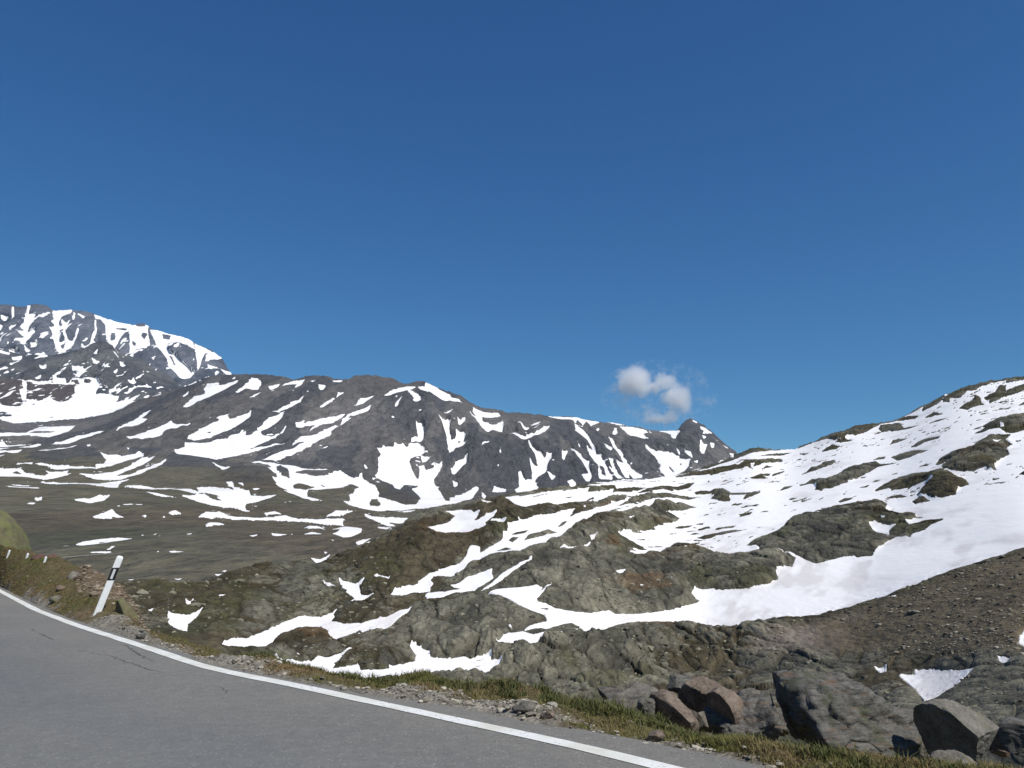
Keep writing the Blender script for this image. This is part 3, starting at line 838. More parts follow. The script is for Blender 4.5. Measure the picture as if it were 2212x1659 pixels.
def col_hill(B, W, X, Y, s, R):
    n = rough(B, W * .7, 14, 6, 0.62, 71); n2 = rough(B, W * .7, 5, 5, .65, 73); n3 = rough(B, W * .8, 60, 4, .6, 75)
    d1, d2, c1 = WORL[0]; e1, e2, c2 = WORL[1]
    g = np.clip(.45 * c1 + .35 * c2 + .35 * n2 + .1, 0, 1)
    rock = lerp(colr(.050, .050, .043), colr(.192, .185, .152), g ** 1.15)
    crack = (1 - sm(.02, .16, d2 - d1)) * fade_oct(2.2, W * .7) + .6 * (1 - sm(.02, .18, e2 - e1)) * fade_oct(.8, W * .7)
    veg = lerp(colr(.050, .042, .022), colr(.084, .070, .044), np.clip(n2 * .8 + .5, 0, 1))
    vm = sm(.1, .5, n + n3 * .25 + .3 * crack - .02)
    c = lerp(rock, veg, np.clip(vm * .9, 0, 1))
    moss = sm(.2, .5, rough(B, W * .7, 8, 4, .6, 79))
    c = lerp(c, np.broadcast_to(colr(.055, .056, .022), c.shape), moss * .55)
    rust = np.zeros_like(X)
    for cx, cy, rx, ry, a in ((1470, 1350, 70, 22, 1.0), (1520, 1440, 110, 18, .75), (1080, 1300, 60, 22, .8), (1225, 1545, 22, 26, 1), (1300, 1515, 30, 12, .9), (960, 1570, 22, 22, .8), (780, 1560, 50, 14, .8), (1640, 1525, 60, 9, .8), (600, 1560, 80, 20, .6), (1480, 1235, 50, 10, .8), (2120, 1430, 60, 20, .4), (1620, 1360, 120, 20, .3)):
        q = ((X - cx) / rx) ** 2 + ((Y - cy) / ry) ** 2
        rust = np.maximum(rust, a * (1 - sm(.2, 1.3, q + n2 * 1.6 + .25)))
    c = lerp(c, np.broadcast_to(colr(.145, .088, .044), c.shape), rust * .6)
    sc = scree_mask(X, Y)
    scol = lerp(colr(.115, .098, .085), colr(.195, .170, .152), np.clip(n2 + .5, 0, 1))
    dark = sm(-.05, .5, (X - 2150) / 500 + (Y - 1480) / 300 + n * .4)
    scol = lerp(scol, np.broadcast_to(colr(.100, .082, .050), scol.shape), dark * .8)
    c = lerp(c, scol, sc)
    return c * (1 - .35 * np.clip(crack, 0, 1) * (1 - sc))[..., None]

def hill_rails():
    return [
    (HILL, "200,74 400,84 550,96 700,110 850,128 1000,150 1150,150 1300,150 1500,200 1700,262 1850,290 2100,262 2300,245 2500,235 2620,230"),
    ("200,1500 400,1500 700,1490 1000,1420 1300,1440 1700,1400 2100,1340 2620,1340", "200,64 400,70 700,85 1000,95 1300,84 1700,102 2100,94 2500,64 2620,60"),
    ("200,1560 400,1560 700,1580 1000,1550 1300,1570 1700,1550 2100,1520 2620,1520", "200,55 400,60 700,70 1000,75 1300,67 1700,80 2100,68 2500,45 2620,42"),
    ("200,1620 400,1620 700,1640 1000,1640 1300,1680 1700,1665 2100,1640 2620,1640", "200,48 400,52 700,60 1000,64 1300,60 1700,70 2100,57 2500,36 2620,34"),
    ("200,1700 400,1700 700,1740 1000,1790 1300,1830 1700,1890 2100,1920 2620,1940", "200,38 400,40 700,42 1000,42 1300,40 1700,34 2100,29 2620,20")]
m_hill = land_mat('hillside_rock', 1.1, 0.20, 0.7, .45)
s_hill = snow_mat('hillside_snow', 0.25, 0.08, .4)

# worley fields of the hillside are shared by relief and colour: wrap relief so that they are computed once
WORL = [None, None]
_rel = rel_hill
def rel_hill2(B, W, X, Y, yc):
    q = B + np.stack([rough(B, W, 4, 2, .5, 91), rough(B, W, 4, 2, .5, 92), rough(B, W, 4, 2, .5, 93)], -1) * .9
    q = q * np.array([.8, 1, 1.1])
    WORL[0] = worley(q, 2.4, 5); WORL[1] = worley(q, .8, 11)
    return _rel(B, W, X, Y, yc)
land('hillside', 'near hillside of rounded lichen-grey rock knolls, brown turf and scree', -260, 2760, 1.5, hill_rails(),
    m_hill, s_hill, rel_hill2, col_hill, fleck=.32, specks=lambda X, Y: sm(1350, 1600, X) * sm(0, 120, np.interp(X, [1300, 1800, 2100, 2500], [1380, 1400, 1330, 1230]) - Y), ys=.42, bulge=(2, 6, 12), thick=1.3, thick_near=2.6, edge_amp=0.3, crest_px=26, backdrop=0.35,
    snow_name='old snow lying in the hollows between the rock knolls and on the right slope')
WORL = [None, None]

# ------------------------------------------------------------------ road, verge
LINE = pl("0,1443 92,1491 190,1528 298,1562 407,1597 488,1626 600,1651 713,1671 875,1708 1038,1741 1150,1768 1290,1795 1480,1838 1620,1874")
def ground(x, y, z=0.0):
    """point of the plane z seen at (x, y)"""
    x = np.asarray(x, float); y = np.asarray(y, float)
    cx = (x - CX) / F; cy = (CY - y) / F
    dy = cT - cy * sT; dz = sT + cy * cT
    D = (z - CAMZ) / (dz / dy)
    return np.stack([cx / dy * D, D, 0 * D + z], -1)
def smooth_curve(Q, n):
    d = np.r_[0, np.cumsum(np.linalg.norm(np.diff(Q, axis=0), axis=1))]
    t = np.linspace(0, d[-1], n)
    R = np.stack([np.interp(t, d, Q[:, k]) for k in range(Q.shape[1])], 1)
    for _ in range(int(n * 0.12)):
        R[1:-1] = (R[:-2] + 2 * R[1:-1] + R[2:]) / 4
    return R
def extend(Q):
    a = Q[0] - Q[2]; a /= np.linalg.norm(a); b = Q[-1] - Q[-3]; b /= np.linalg.norm(b)
    L, R = [], []
    p = Q[0].copy(); th = 0
    for k in range(40):
        th -= 0.012; d = np.array([a[0] * math.cos(th) - a[1] * math.sin(th), a[0] * math.sin(th) + a[1] * math.cos(th), 0]); p = p + d * 1.5; L.append(p.copy())
    p = Q[-1].copy()
    for k in range(30):
        p = p + b * 1.2; R.append(p.copy())
    return np.array(L[::-1] + list(Q) + R)
line_c = extend(smooth_curve(ground(*LINE), 160))
def normals(Q):
    t = np.gradient(Q, axis=0); t /= np.linalg.norm(t, axis=1)[:, None]
    return np.stack([-t[:, 1], t[:, 0], 0 * t[:, 0]], 1)      # left of travel (left -> right) = valley side
nrm = normals(line_c)
if (nrm[80] @ np.array([0.6, 0.8, 0])) < 0: nrm = -nrm
EDGE = pl("-200,1375 0,1431 92,1478 190,1516 298,1549 407,1583 488,1611 600,1637 713,1658 875,1690 1000,1706 1100,1723 1208,1734 1290,1759 1398,1775 1507,1802 1642,1824 1700,1832 1805,1841 1886,1875")
edge_c = extend(smooth_curve(ground(*EDGE), 160))

# asphalt
m_road, nt, b = new_mat('old_asphalt')
co = obj_co(nt)
v = N(nt, 'ShaderNodeTexVoronoi', feature='F1'); v.inputs['Scale'].default_value = 42; nt.links.new(co, v.inputs['Vector'])
st = math_(nt, 'LESS_THAN', v.outputs['Distance'], 0.30)
sep = N(nt, 'ShaderNodeSeparateColor'); nt.links.new(v.outputs['Color'], sep.inputs[0])
light_st = math_(nt, 'MULTIPLY', st, math_(nt, 'GREATER_THAN', sep.outputs[0], 0.72))
dark_st = math_(nt, 'MULTIPLY', st, math_(nt, 'LESS_THAN', sep.outputs[1], 0.25))
big = noise_node(nt, 0.55, 4, 0.6, co); fine = noise_node(nt, 160, 3, 0.6, co); midn = noise_node(nt, 9, 5, 0.7, co)
c0 = ramp(nt, big, [(0.35, (0.150, 0.150, 0.143)), (0.62, (0.190, 0.184, 0.168))])
c1 = mixc(nt, math_(nt, 'MULTIPLY', fine, 0.5), c0, (0.11, 0.11, 0.11))
c1 = mixc(nt, math_(nt, 'MULTIPLY', math_(nt, 'SUBTRACT', midn, 0.42, clamp=True), 1.2), c1, (0.26, 0.255, 0.235))
c2 = mixc(nt, math_(nt, 'MULTIPLY', light_st, 0.45), c1, (0.40, 0.39, 0.36))
c3 = mixc(nt, math_(nt, 'MULTIPLY', dark_st, 0.6), c2, (0.07, 0.07, 0.07))
at = N(nt, 'ShaderNodeAttribute', attribute_name='Col')
c3 = mixc(nt, 1.0, c3, at.outputs['Color'], 'MULTIPLY')
nt.links.new(c3, b.inputs['Base Color']); b.inputs['Roughness'].default_value = 0.88
bump(nt, b, math_(nt, 'ADD', fine, v.outputs['Distance']), 0.004, 0.7)

def strip(name, A, Bq, mat, nw=2, z=0.0, **kw):
    n = len(A); t = np.linspace(0, 1, nw)
    V = A[:, None] * (1 - t)[None, :, None] + Bq[:, None] * t[None, :, None]
    V[..., 2] += z
    return mesh_obj(name, V.reshape(-1, 3), grid_faces(n, nw), mat, **kw)
# asphalt laid from its outer edge to the far lane edge
nE = normals(edge_c)
if (nE[80] @ np.array([0.6, 0.8, 0])) < 0: nE = -nE
jag = vnoise(edge_c * 2.3, 5) * .035 + vnoise(edge_c * 7.0, 6) * .02
outer = edge_c + nE * jag[:, None]
tw = np.linspace(0, 1, 40); dw = tw * 7.2                    # bleached dusty margin, darker wheel tracks rolled by traffic
track = np.exp(-((dw - 1.9) / .38) ** 2) + np.exp(-((dw - 3.5) / .38) ** 2) * .8 + np.exp(-((dw - 5.4) / .4) ** 2)
lane = lerp(colr(1.06, 1.03, .96), colr(.84, .865, .875), np.clip(sm(.3, 2.2, dw) * .75 + .25 * track, 0, 1))
wob = 1 + .05 * vnoise(outer[:, None] * .35 + dw[None, :, None] * .5, 71)
rc = (lane[None] * wob[..., None]).reshape(-1, 3)
tag(strip('road', outer, edge_c - nE * 7.2, m_road, nw=40, col=rc), 'grey asphalt mountain road', kind='structure')

m_line, nt, b = new_mat('road_paint')
co = obj_co(nt); w1 = noise_node(nt, 26, 5, 0.75, co); w2 = noise_node(nt, 3.0, 3, 0.6, co)
wear = math_(nt, 'GREATER_THAN', math_(nt, 'ADD', math_(nt, 'MULTIPLY', w1, 0.8), math_(nt, 'MULTIPLY', w2, 0.2)), 0.60)
c = mixc(nt, wear, ramp(nt, w2, [(0.35, (0.62, 0.61, 0.52)), (0.6, (0.76, 0.76, 0.72))]), (0.26, 0.255, 0.24))
nt.links.new(c, b.inputs['Base Color']); b.inputs['Roughness'].default_value = 0.7
hw = 0.068 + .006 * vnoise(line_c * 3, 9)[:, None]
tag(strip('road_edge_line', line_c + nrm * hw, line_c - nrm * hw, m_line, z=0.004, nw=2), 'worn white edge line along the outside of the road', kind='structure')

m_crack, nt, b = new_mat('crack_tar'); b.inputs['Base Color'].default_value = (0.105, 0.105, 0.102, 1); b.inputs['Roughness'].default_value = 0.9
def crack(pts, wd):
    Q = smooth_curve(ground(*pl(pts)), 60)
    Q = Q + np.stack([vnoise(Q * 14, 3), vnoise(Q * 14, 4), 0 * Q[:, 0]], 1) * .03
    n_ = normals(Q); t = np.linspace(0, 1, len(Q))[:, None]
    ww = wd * np.sqrt(np.clip(4 * t * (1 - t), 0, 1)) * (0.45 + 0.55 * np.abs(vnoise(Q * 9, 8))[:, None] * 1.6)
    return Q + n_ * ww, Q - n_ * ww
VV, FF, o_ = [], [], 0
for pts, wd in (("95,1546 112,1553 133,1564", .008), ("290,1573 312,1578 322,1589 345,1602 378,1615", .009), ("215,1592 272,1603 312,1618 345,1627 366,1636 400,1643", .008), ("528,1677 545,1684 562,1693", .006), ("75,1535 88,1541", .007), ("210,1590 190,1587", .006)):
    A_, B_ = crack(pts, wd); V = np.stack([A_, B_], 1).reshape(-1, 3); V[:, 2] += 0.004
    VV.append(V); FF.append(grid_faces(len(A_), 2) + o_); o_ += len(V)
tag(mesh_obj('road_cracks', np.concatenate(VV), np.concatenate(FF), m_crack), 'thin dark cracks in the asphalt', kind='structure')

# land on the uphill side of the road, behind the camera
inner = edge_c - nE * 7.1
m_turf = land_mat('verge_ground', 14, 0.03, 0.6)
V = []
for k, dd in enumerate((0, .6, 2, 5, 12, 30, 80)):
    q = inner - nE * dd; q = q.copy(); q[:, 2] = -0.02 + 0.22 * max(dd - .5, 0) + vnoise(q * .4, 5) * .12 * dd ** .6; V.append(q)
V = np.stack(V, 1)
tag(mesh_obj('ground', V.reshape(-1, 3), grid_faces(V.shape[0], V.shape[1]), m_turf, np.broadcast_to(colr(.075, .066, .04), (V.shape[0] * V.shape[1], 3))), 'turf on the uphill side of the road', kind='structure')

gx, gy = np.meshgrid(np.linspace(-14000, 14000, 60), np.linspace(-9000, 14000, 60))
gz = -34 + 6 * vnoise(np.stack([gx, gy, gx * 0], -1) / 1500)
tag(mesh_obj('terrain', np.stack([gx, gy, gz], -1).reshape(-1, 3), grid_faces(60, 60)[:, ::-1], land_mat('valley_floor', .05, 2, .4), np.broadcast_to(colr(.075, .068, .046), (3600, 3))), 'valley ground running under and beyond the hills', kind='structure')

# verge: asphalt edge up to the brow over the valley, then falling away
BROW = "-200,1290 0,1330 60,1345 145,1366 185,1377 215,1384 240,1398 280,1420 300,1434 318,1456 335,1490 350,1527 366,1548 400,1556 455,1570 480,1581 540,1601 570,1608 600,1600 640,1595 665,1607 680,1625 720,1634 800,1648 880,1657 950,1663 1005,1653 1040,1646 1070,1656 1100,1664 1150,1672 1180,1672 1230,1662 1300,1680 1400,1712 1500,1735 1560,1760 1650,1795 1700,1810 1800,1838 1950,1862 2100,1878 2250,1890 2500,1905"
BROWD = "-200,29 0,24.5 100,22 180,20.3 240,18.5 300,16.6 350,14.2 400,13 600,10.9 800,9.7 1000,8.9 1200,8.3 1300,8.1 1500,7.3 1650,6.7 1800,6.1 2000,5.5 2250,5.2 2500,5.0"
xs = np.linspace(-200, 2500, 1500)
EX, EY = EDGE
ey = np.interp(xs, EX, EY); ey = np.where(xs > 1886, 1875 + (xs - 1886) * .42, ey)
by, bd = np.interp(xs, *pl(BROW)), np.interp(xs, *pl(BROWD))
P0 = ground(xs, ey); P1 = P(xs, by, bd)
nv = 110; T = np.linspace(0, 1, nv)
G = P0[None] * (1 - T)[:, None, None] + P1[None] * T[:, None, None]
inn = P0 + (P0 - P1) / np.linalg.norm(P0 - P1, axis=1)[:, None] * .25; inn[:, 2] = -.05
dirn = (P1 - P0); dirn[:, 2] = 0; dirn /= np.linalg.norm(dirn, axis=1)[:, None]
back_ = np.stack([P1 + dirn * d + np.array([0, 0, -z]) for d, z in ((.15, .03), (.4, .22), (.8, .55), (1.5, 1.2), (3, 2.4), (6, 4.5))])
G = np.concatenate([inn[None], G, back_])
Xg = np.broadcast_to(xs[None], G.shape[:2]); TT = np.r_[0, T, np.ones(6)][:, None] * np.ones_like(Xg)
on = sm(0.0, .12, TT); on[0] = 0; on[-4:] = .5
lump = (rough(G, .0012 * np.ones_like(Xg), .9, 4, .55, 101) * .055 + rough(G, .0012 * np.ones_like(Xg), .16, 4, .6, 105) * .03) * (.25 + .75 * on)
# kerb of turf standing above the asphalt on the right
kerb = sm(1290, 1420, Xg) * sm(.03, .2, TT) * (.035 + .025 * vnoise(G * 2.2, 12))
G[..., 2] += lump + kerb * np.clip(on * 2, 0, 1) + .004
veg = np.clip(sm(.10, .38, TT + vnoise(G * 1.3, 21) * .22 + vnoise(G * 5, 22) * .12 + .22 * (1 - sm(180, 300, Xg)) - .05 + .15 * sm(1280, 1400, Xg)), 0, 1)
# gravelly red bank by the post
bank = sm(170, 215, Xg) * (1 - sm(345, 372, Xg)) * sm(.35, .6, TT + vnoise(G * 1.8, 33) * .2)
gn = np.clip(vnoise(G * 9, 41) * .5 + .5, 0, 1); gn2 = np.clip(vnoise(G * 2.1, 43) * .6 + .5, 0, 1)
gravel = lerp(colr(.15, .14, .128), colr(.27, .255, .24), gn)
turf = lerp(colr(.120, .090, .055), colr(.095, .094, .040), gn2)
colv = lerp(gravel, turf, veg)
colv = lerp(colv, lerp(colr(.10, .078, .052), colr(.17, .13, .10), gn), bank * .85)
yellow = sm(.35, .9, vnoise(G * 1.6, 45)) * sm(300, 340, Xg) * (1 - sm(360, 380, Xg))
colv = lerp(colv, np.broadcast_to(colr(.17, .155, .05), colv.shape), yellow * .6)
tag(mesh_obj('verge', G.reshape(-1, 3), grid_faces(*Xg.shape), m_turf, colv.reshape(-1, 3)), 'gravel and turf strip between the road and the drop', kind='structure')

RH = SURF['hillside'][0]; last = RH[-1, ::12]; xl = SURF['hillside'][2][-1, ::12]
ve = G[-1]; vb = np.stack([np.interp(xl, xs, ve[:, k]) for k in range(3)], 1)
tt_ = np.linspace(0, 1, 24)[:, None, None]; GU = last[None] * (1 - tt_) + vb[None] * tt_
GU[..., 2] += vnoise(GU / 3, 61) * .5 * np.sin(np.pi * tt_[..., 0]) - 1.2 * np.sin(np.pi * tt_[..., 0])
tag(mesh_obj('gully', GU.reshape(-1, 3), grid_faces(*GU.shape[:2]), m_hill, lerp(colr(.06, .055, .035), colr(.13, .115, .085), np.clip(rough(GU, np.full(GU.shape[:2], .02), 5, 4, .6, 63) * .6 + .5, 0, 1)).reshape(-1, 3)), 'hollow below the road', kind='structure')

# ------------------------------------------------------------------ boulders
def ico(level):
    import bmesh
    bm = bmesh.new(); bmesh.ops.create_icosphere(bm, subdivisions=level, radius=1)
    V = np.array([v.co[:] for v in bm.verts]); Fc = np.array([[v.index for v in f.verts] for f in bm.faces]); bm.free()
    return V, Fc
ICO = {l: ico(l) for l in (1, 2, 3, 5, 6)}

def stone_mat(name, dark, lite, scale, lichen=None, rustc=None, streak=None, bdist=0.02, lich_lo=.55):
    m, nt, b = new_mat(name)
    co = obj_co(nt)
    vec = co
    if streak:
        mp = N(nt, 'ShaderNodeMapping'); mp.inputs['Rotation'].default_value = streak[0]; mp.inputs['Scale'].default_value = streak[1]
        nt.links.new(co, mp.inputs['Vector']); vec = mp.outputs[0]
    n1 = noise_node(nt, scale, 7, 0.7, vec); n2 = noise_node(nt, scale * .35, 4, 0.6, co); n3 = noise_node(nt, scale * 6, 4, .7, co)
    k = math_(nt, 'ADD', math_(nt, 'MULTIPLY', n1, .65), math_(nt, 'MULTIPLY', n3, .35))
    c = ramp(nt, k, [(.36, dark), (.64, lite)])
    if lichen: c = mixc(nt, ramp(nt, n2, [(lich_lo, (0, 0, 0)), (lich_lo + .1, (.8, .8, .8))]), c, lichen)
    if rustc:
        n4 = noise_node(nt, scale * .6, 3, .6, vec)
        c = mixc(nt, ramp(nt, n4, [(.56, (0, 0, 0)), (.66, (.7, .7, .7))]), c, rustc)
    nt.links.new(c, b.inputs['Base Color']); b.inputs['Roughness'].default_value = .9; b.inputs['Specular IOR Level'].default_value = .25
    bump(nt, b, k, bdist)
    return m
M_GREY = stone_mat('striated_gneiss', (.030, .029, .027), (.190, .180, .158), 9, lichen=(.07, .074, .045), rustc=(.16, .10, .06), streak=((0.2, .45, .3), (.6, 1.2, 4.5)))
M_BROWN = stone_mat('brown_gneiss', (.055, .043, .033), (.26, .205, .16), 6, lichen=(.10, .10, .075), rustc=(.19, .10, .055))
M_PALE = stone_mat('pale_gneiss', (.070, .064, .053), (.235, .215, .18), 7, lichen=(.16, .16, .09))
M_LICH = stone_mat('lichen_rock', (.095, .083, .055), (.165, .15, .075), 5, lichen=(.14, .15, .058), lich_lo=.47)
M_RED = stone_mat('reddish_rock', (.08, .045, .035), (.17, .10, .08), 8)

def boulder_mesh(seed, dims, cuts=7, level=5, lumps=.10, sharp=1.0, lam=.5, wor=1.0):
    r = np.random.default_rng(seed)
    V, Fc = ICO[level]; V = V.copy()
    for k in range(cuts):
        n = r.normal(size=3); n[2] *= .8; n /= np.linalg.norm(n)
        d = r.uniform(.48, .74)
        ex = np.clip(V @ n - d, 0, None); V -= ex[:, None] * n * sharp
    V = V / np.abs(V).max(0) * np.array(dims)
    q = V + seed * 3.7
    w = np.full(len(V), max(dims) * .004)
    disp = rough(q, w, max(dims) * lam, 6, .52, seed) * lumps * max(dims) * .6
    d1, d2, c = worley(q * np.array([1, 1, 1.6]), max(dims) * .32, seed)
    disp += ((np.clip((d2 - d1) * 5, 0, 1) - .6) * max(dims) * .022 + (c - .5) * max(dims) * .035) * wor
    nn = V / np.array(dims) ** 2; nn /= np.linalg.norm(nn, axis=1)[:, None]
    return V + nn * disp[:, None], Fc

def rotm(rx, ry, rz):
    from mathutils import Euler
    return np.array(Euler((math.radians(rx), math.radians(ry), math.radians(rz))).to_matrix())

def boulder(name, label, px, py, D, hw_, hh_, depth=None, rot=(0, 0, 0), mat=None, seed=1, planes=None, group=None, cat='boulder', **kw):
    w = D / F
    dims = (hw_ * w, (depth if depth else hw_ * .8) * w, hh_ * w)
    V, Fc = boulder_mesh(seed, dims, **kw)
    V = V @ rotm(*rot).T
    if planes:
        for (n, d) in planes:
            n = np.array(n, float); n /= np.linalg.norm(n)
            ext = d * abs((np.array(dims) * np.abs(n)).sum())
            ex = np.clip(V @ n - ext, 0, None)
            rr = rough(V + 9.1, np.full(len(V), w), dims[0] * .4, 4, .5, seed + 3) * dims[0] * .02
            V -= np.where(ex > 0, ex + rr, 0)[:, None] * n
    c = P(px, py, D)
    V = V - np.array([0, 0, V[:, 2].min()])
    z0 = c[2] - hh_ * w
    o = mesh_obj(name, V, Fc, mat, smooth=True)
    o.location = (c[0], c[1], z0)
    tag(o, label, cat, group)
    return o
G1 = 'boulders beyond the right end of the verge'
boulder('boulder', 'largest grey striated boulder at the right edge of the road, snow patch behind its shoulder', 2078, 1786, 8.3, 178, 92, 140, (0, 8, 10), M_GREY, 3, group=G1, cuts=16, level=6, lumps=.15, wor=1.7)
boulder('boulder', 'grey streaked boulder left of the largest one, split from it by a dark cleft', 1828, 1790, 8.2, 104, 80, 90, (0, -14, 20), M_GREY, 8, group=G1, cuts=14, lumps=.22, level=6, wor=2.0,
        planes=[((.9, -.2, .3), .55)])
boulder('boulder', 'slab boulder with a pale lit top and black shaded face near the right edge', 2335, 1806, 7.6, 100, 84, 85, (0, 10, 0), M_PALE, 12, group=G1, cuts=6, lumps=.07, level=6,
        planes=[((-.80, -.48, -.38), .16), ((.42, -.5, .75), .42)])
boulder('boulder', 'dark boulder cut off by the right side of the frame', 2500, 1796, 8.2, 66, 52, 80, (0, 10, 0), M_GREY, 17, group=G1, cuts=14)
boulder('boulder', 'small flat light grey stone at the foot of the black-faced slab', 2330, 1856, 6.9, 50, 24, 40, (0, 14, 0), M_PALE, 21, group=G1, cuts=6, level=5)
boulder('boulder', 'brown boulder with a dark hollow face and pale ridge, in the grass', 1652, 1742, 8.0, 78, 56, 60, (0, 24, -15), M_BROWN, 26, group=G1, cuts=12, lumps=.06,
        planes=[((-.72, -.58, -.38), .12), ((.35, -.5, .78), .4)])
boulder('boulder', 'pinkish slab boulder with a steep sunlit right face', 1768, 1742, 8.1, 62, 66, 55, (0, 30, 10), M_BROWN, 34, group=G1, cuts=12, lumps=.06,
        planes=[((-.78, -.5, -.36), .05), ((.7, -.5, .5), .4)])
boulder('boulder', 'dark brown angular boulder wedged between the pinkish slab and the hollow one', 1700, 1700, 8.6, 58, 36, 50, (0, -8, 30), M_BROWN, 39, group=G1, cuts=6,
        planes=[((-.6, -.7, -.36), .15)])
boulder('boulder', 'long low pale brown rock sloping down to the grass, leftmost of the boulders', 1540, 1712, 8.8, 88, 34, 60, (0, -12, -8), M_PALE, 44, group=G1, cuts=13, lumps=.08)
boulder('boulder', 'small pink and grey rock in the grass below the long low one', 1585, 1732, 8.1, 30, 26, 34, (0, 10, 0), M_PALE, 47, group=G1, cuts=6)
boulder('boulder', 'flat grey rock peeping over the pinkish slab', 1835, 1700, 9.4, 34, 20, 34, (0, 0, 0), M_PALE, 49, group=G1, cuts=6)
boulder('boulder', 'grey rock lying behind the hollow brown boulder', 1660, 1672, 9.6, 46, 20, 34, (0, 6, 0), M_GREY, 52, group=G1, cuts=6)

rr_ = np.random.default_rng(77)
for i in range(26):                                   # jumble of broken rock that ties the large boulders to the bank
    px = 1470 + 1050 * (i + rr_.uniform(.1, .9)) / 26; D_ = rr_.uniform(8.6, 10.6)
    py = np.interp(px, [1470, 1700, 1900, 2200, 2520], [1716, 1755, 1775, 1800, 1815]) - (D_ - 8.6) * 16 + rr_.uniform(-10, 14)
    hw_ = rr_.uniform(24, 70)
    boulder('rock', 'grey-brown angular rock in the jumble between the large roadside boulders', px, py, D_, hw_, hw_ * rr_.uniform(.5, .8), None, (rr_.uniform(-20, 20), rr_.uniform(-25, 25), rr_.uniform(0, 180)), (M_GREY, M_GREY, M_PALE, M_BROWN)[i % 4], 200 + i, group='broken rocks of the roadside jumble', cat='rock', cuts=14, lumps=.08)
boulder('rock_outcrop', 'tall rounded yellow-green lichen covered rock at the left edge of the view', -108, 1400, 26, 150, 172, 160, (0, 0, 10), M_LICH, 61, cat='rock', cuts=3, lumps=.07, level=6, wor=.45)
boulder('rock_outcrop', 'low yellow-green lichened rock rib running down right of the delineator post', 327, 1512, 13.6, 22, 84, 30, (0, -28, 0), M_LICH, 64, cat='rock', cuts=4, lumps=.06)
boulder('rock_outcrop', 'grey weathered rock slab left of the delineator post', 196, 1428, 18.2, 16, 60, 24, (0, -22, 0), M_PALE, 66, cat='rock', cuts=5)
boulder('red_rock', 'dark reddish block on the brow between the lichened rock and the post', 131, 1366, 21.5, 16, 17, 16, (0, 0, 12), M_RED, 68, cat='rock', cuts=8, level=3)
boulder('red_rock', 'red-brown stones on the brow, left of the dark reddish block', 98, 1362, 21.8, 22, 10, 16, (0, 8, 12), M_RED, 70, cat='rock', cuts=8, level=3)

# ------------------------------------------------------------------ loose stones: scree on the hillside, gravel on the verge
def scatter(name, label, pts, sizes, cols, mat, kind='stuff', level=2, flat=.6):
    base = []
    for k in range(6):
        V, Fc = ICO[level]; V = V.copy(); r = np.random.default_rng(500 + k)
        if level == 1: V = V * r.uniform(.75, 1.2, (len(V), 1))
        for _ in range(6):
            n = r.normal(size=3); n /= np.linalg.norm(n); ex = np.clip(V @ n - r.uniform(.5, .8), 0, None); V -= ex[:, None] * n
        base.append(V)
    Fc = ICO[level][1]; nv_ = len(base[0])
    n = len(pts); which = rng.integers(0, 6, n); a = rng.uniform(0, 6.28, n)
    BV = np.array(base)[which]
    sc = sizes[:, None] * np.stack([rng.uniform(.8, 1.5, n), rng.uniform(.7, 1.1, n), rng.uniform(.7, 1.1, n) * flat], 1)
    BV = BV * sc[:, None, :]
    ca, sa = np.cos(a)[:, None], np.sin(a)[:, None]
    x = BV[..., 0] * ca - BV[..., 1] * sa; y = BV[..., 0] * sa + BV[..., 1] * ca
    BV = np.stack([x, y, BV[..., 2]], -1) + pts[:, None]
    FF = (Fc[None] + (np.arange(n) * nv_)[:, None, None]).reshape(-1, 3)
    o = mesh_obj(name, BV.reshape(-1, 3), FF, mat, np.repeat(cols, nv_, axis=0), smooth=False)
    tag(o, label, kind=kind); return o
m_loose = land_mat('loose_stone', 6, .01, .4)
R_, W_, X_, Y_, s_ = SURF['hillside']
def pick(mask, n):
    idx = np.flatnonzero(mask.ravel()); p = rng.choice(idx, n); return R_.reshape(-1, 3)[p], W_.ravel()[p], X_.ravel()[p], Y_.ravel()[p]
scm = (scree_mask(X_, Y_) > .3) & (s_ < -.3) & (Y_ < 1700) & (X_ > 1600)
p_, w_, x_, y_ = pick(scm, 7000)
nn_ = vnoise(p_ * np.array([.12, .05, .12]), 89); kp = rng.random(len(p_)) < .55 + .9 * nn_; p_, w_, x_, y_ = p_[kp], w_[kp], x_[kp], y_[kp]
sz = w_ * (.6 + rng.gamma(.9, 1.5, len(p_))); p_ = p_ + np.array([0, 0, 1]) * (sz * .1)[:, None]
cl = lerp(colr(.07, .065, .055), colr(.30, .285, .26), rng.random(len(p_)) ** 1.5)
scatter('scree', 'scattered grey stones on the brown slope at the right', p_, sz, cl, m_loose)
scm = (s_ < -.4) & (Y_ > 1380) & (Y_ < 1760) & (scree_mask(X_, Y_) < .3)
p_, w_, x_, y_ = pick(scm, 22000)
nn_ = vnoise(p_ * np.array([.15, .06, .15]), 88); kp = rng.random(len(p_)) < .35 + .9 * nn_; p_, w_, x_, y_ = p_[kp], w_[kp], x_[kp], y_[kp]
sz = w_ * (.7 + rng.gamma(.8, 2.3, len(p_))); p_ = p_ - np.array([0, 0, 1]) * (sz * .2)[:, None]
cl = lerp(colr(.05, .05, .042), colr(.26, .25, .205), rng.random(len(p_)) ** 1.8)
scatter('rubble', 'rock rubble strewn over the near knolls', p_, sz, cl, m_loose, level=1, flat=.8)

